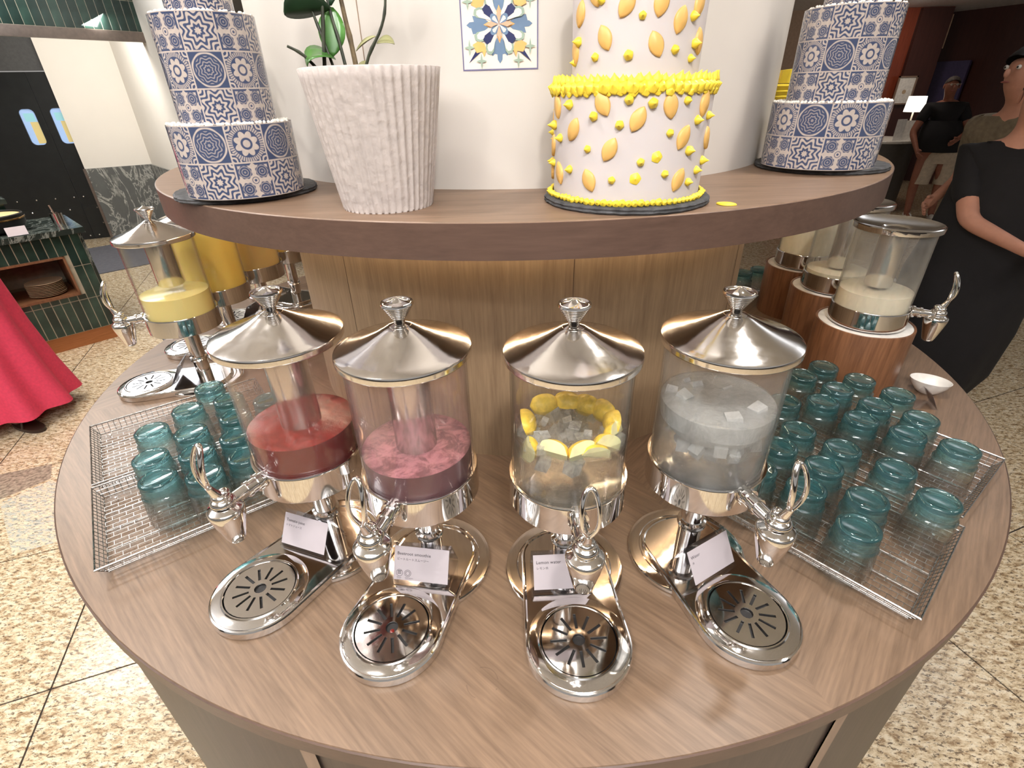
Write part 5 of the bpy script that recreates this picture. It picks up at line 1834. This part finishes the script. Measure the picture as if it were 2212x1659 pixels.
for s_ in (-1, 1):
    loft('shorts_leg', [(s_ * .12, -.005, .44, .098, .105), (s_ * .115, -.005, .56, .10, .11), (s_ * .105, -.005, .72, .105, .13), (s_ * .09, -.005, .80, .10, .14)], 'beige', man, 5, .03)
    b = MB(); b.box((s_ * .222, -.01, .60), (.02, .11, .13)); part('cargo_pocket', b, M['beige'], man, False)
    shoe(man, s_ * .14, 0, 'white')
b = MB(); b.tube([(-.25, -.205, 1.595), (-.215, -.218, 1.595), (-.18, -.22, 1.597), (-.145, -.218, 1.595), (-.11, -.205, 1.595)], .003, 5); part('glasses', b, M['chrome'], man)

# woman in a coral pink dress at the far left
lady = thing('person', 'person in a long coral pink dress and dark sandals walking at left edge', 'person', (-3.02, 2.66, 0), R(70))
arms = [((-.24, .06, 1.10), (-.20, -.20, 1.16), (1, 0, 0)), ((.20, -.04, 1.12), (.04, -.26, 1.16), (-1, 0, 0))]
link('body', body('body', M['skin'], arms, h=.96, feet_gap=.08), lady)
hl_ = (0, -.02, 1.585)
face(lady, hl_); hair_cap(lady, hl_, 'hair', long_=.12)
loft('dress', [(0, .02, .085, .30, .33), (0, .02, .13, .295, .32), (0, .02, .30, .265, .28), (0, .015, .55, .235, .235), (0, .01, .80, .215, .20), (0, .01, .95, .205, .185), (0, 0, 1.06, .165, .145), (0, 0, 1.18, .17, .14), (0, .005, 1.30, .178, .13), (0, .01, 1.37, .13, .09), (0, .008, 1.41, .08, .07)], 'pink', lady, 9, .10, n=96)
top_mesh('dress_top', 'pink', lady, .96, elbows=[a_[0] for a_ in arms], sl=1.0)
shoe(lady, -.09, -.17, 'leather', sandal=True); shoe(lady, .10, .18, 'leather', sandal=True)

# person in black close on the right
p1 = thing('person', 'person in long black clothing with bare forearm at right edge', 'person', (2.33, 2.49, 0), R(-52))
arms = [((-.05, -.20, 1.09), (.19, -.29, 1.02), (0, 0, -1)), ((.27, -.02, 1.10), (.30, -.22, 1.0), (-1, 0, 0))]
link('body', body('body', M['skin'], arms, h=.97, feet_gap=.09), p1)
hp_ = (0, -.02, 1.60)
face(p1, hp_); hair_cap(p1, hp_, 'hair', long_=.15)
loft('long_coat', [(0, .0, .16, .20, .20), (0, .0, .30, .25, .24), (0, 0, .55, .27, .25), (0, 0, .80, .265, .235), (0, 0, 1.0, .225, .19), (0, 0, 1.15, .21, .165), (0, .005, 1.28, .20, .14), (0, .008, 1.355, .15, .10)], 'blackcloth', p1, 6, .05, n=80)
for s_ in (-1, 1):
    shoe(p1, s_ * .09, 0, 'black')

top_mesh('coat_top', 'blackcloth', p1, .97, elbows=[a_[0] for a_ in arms], sl=.8, grow=.02)
# taller person in an olive shirt behind
p2 = thing('person', 'tall black-haired person in olive grey shirt facing left at right edge', 'person', (2.90, 3.04, 0), R(-78))
arms = [((-.25, -.10, 1.14), (-.2, -.3, 1.04), (1, 0, 0)), ((.26, -.10, 1.14), (.22, -.3, 1.04), (-1, 0, 0))]
link('body', body('body', M['skin'], arms, h=1.03, feet_gap=.1, lean=(0, -.20), head_tilt=(0, -.03)), p2)
h2_ = (0, -.285, 1.70)
face(p2, h2_); hair_cap(p2, h2_, 'hair', sc=1.06)
loft('shirt', [(0, -.09, .80, .235, .19), (0, -.12, .95, .23, .18), (0, -.15, 1.15, .20, .15)], 'olive', p2, 6, .04, n=80)
top_mesh('shirt_top', 'olive', p2, 1.03, lean=(0, -.20), elbows=[a_[0] for a_ in arms], grow=.02)
loft('trousers', [(0, 0, .06, .16, .13), (0, 0, .45, .17, .13), (0, 0, .82, .20, .16), (0, 0, .93, .20, .16)], 'navycloth', p2)
for s_ in (-1, 1):
    shoe(p2, s_ * .1, 0, 'black')
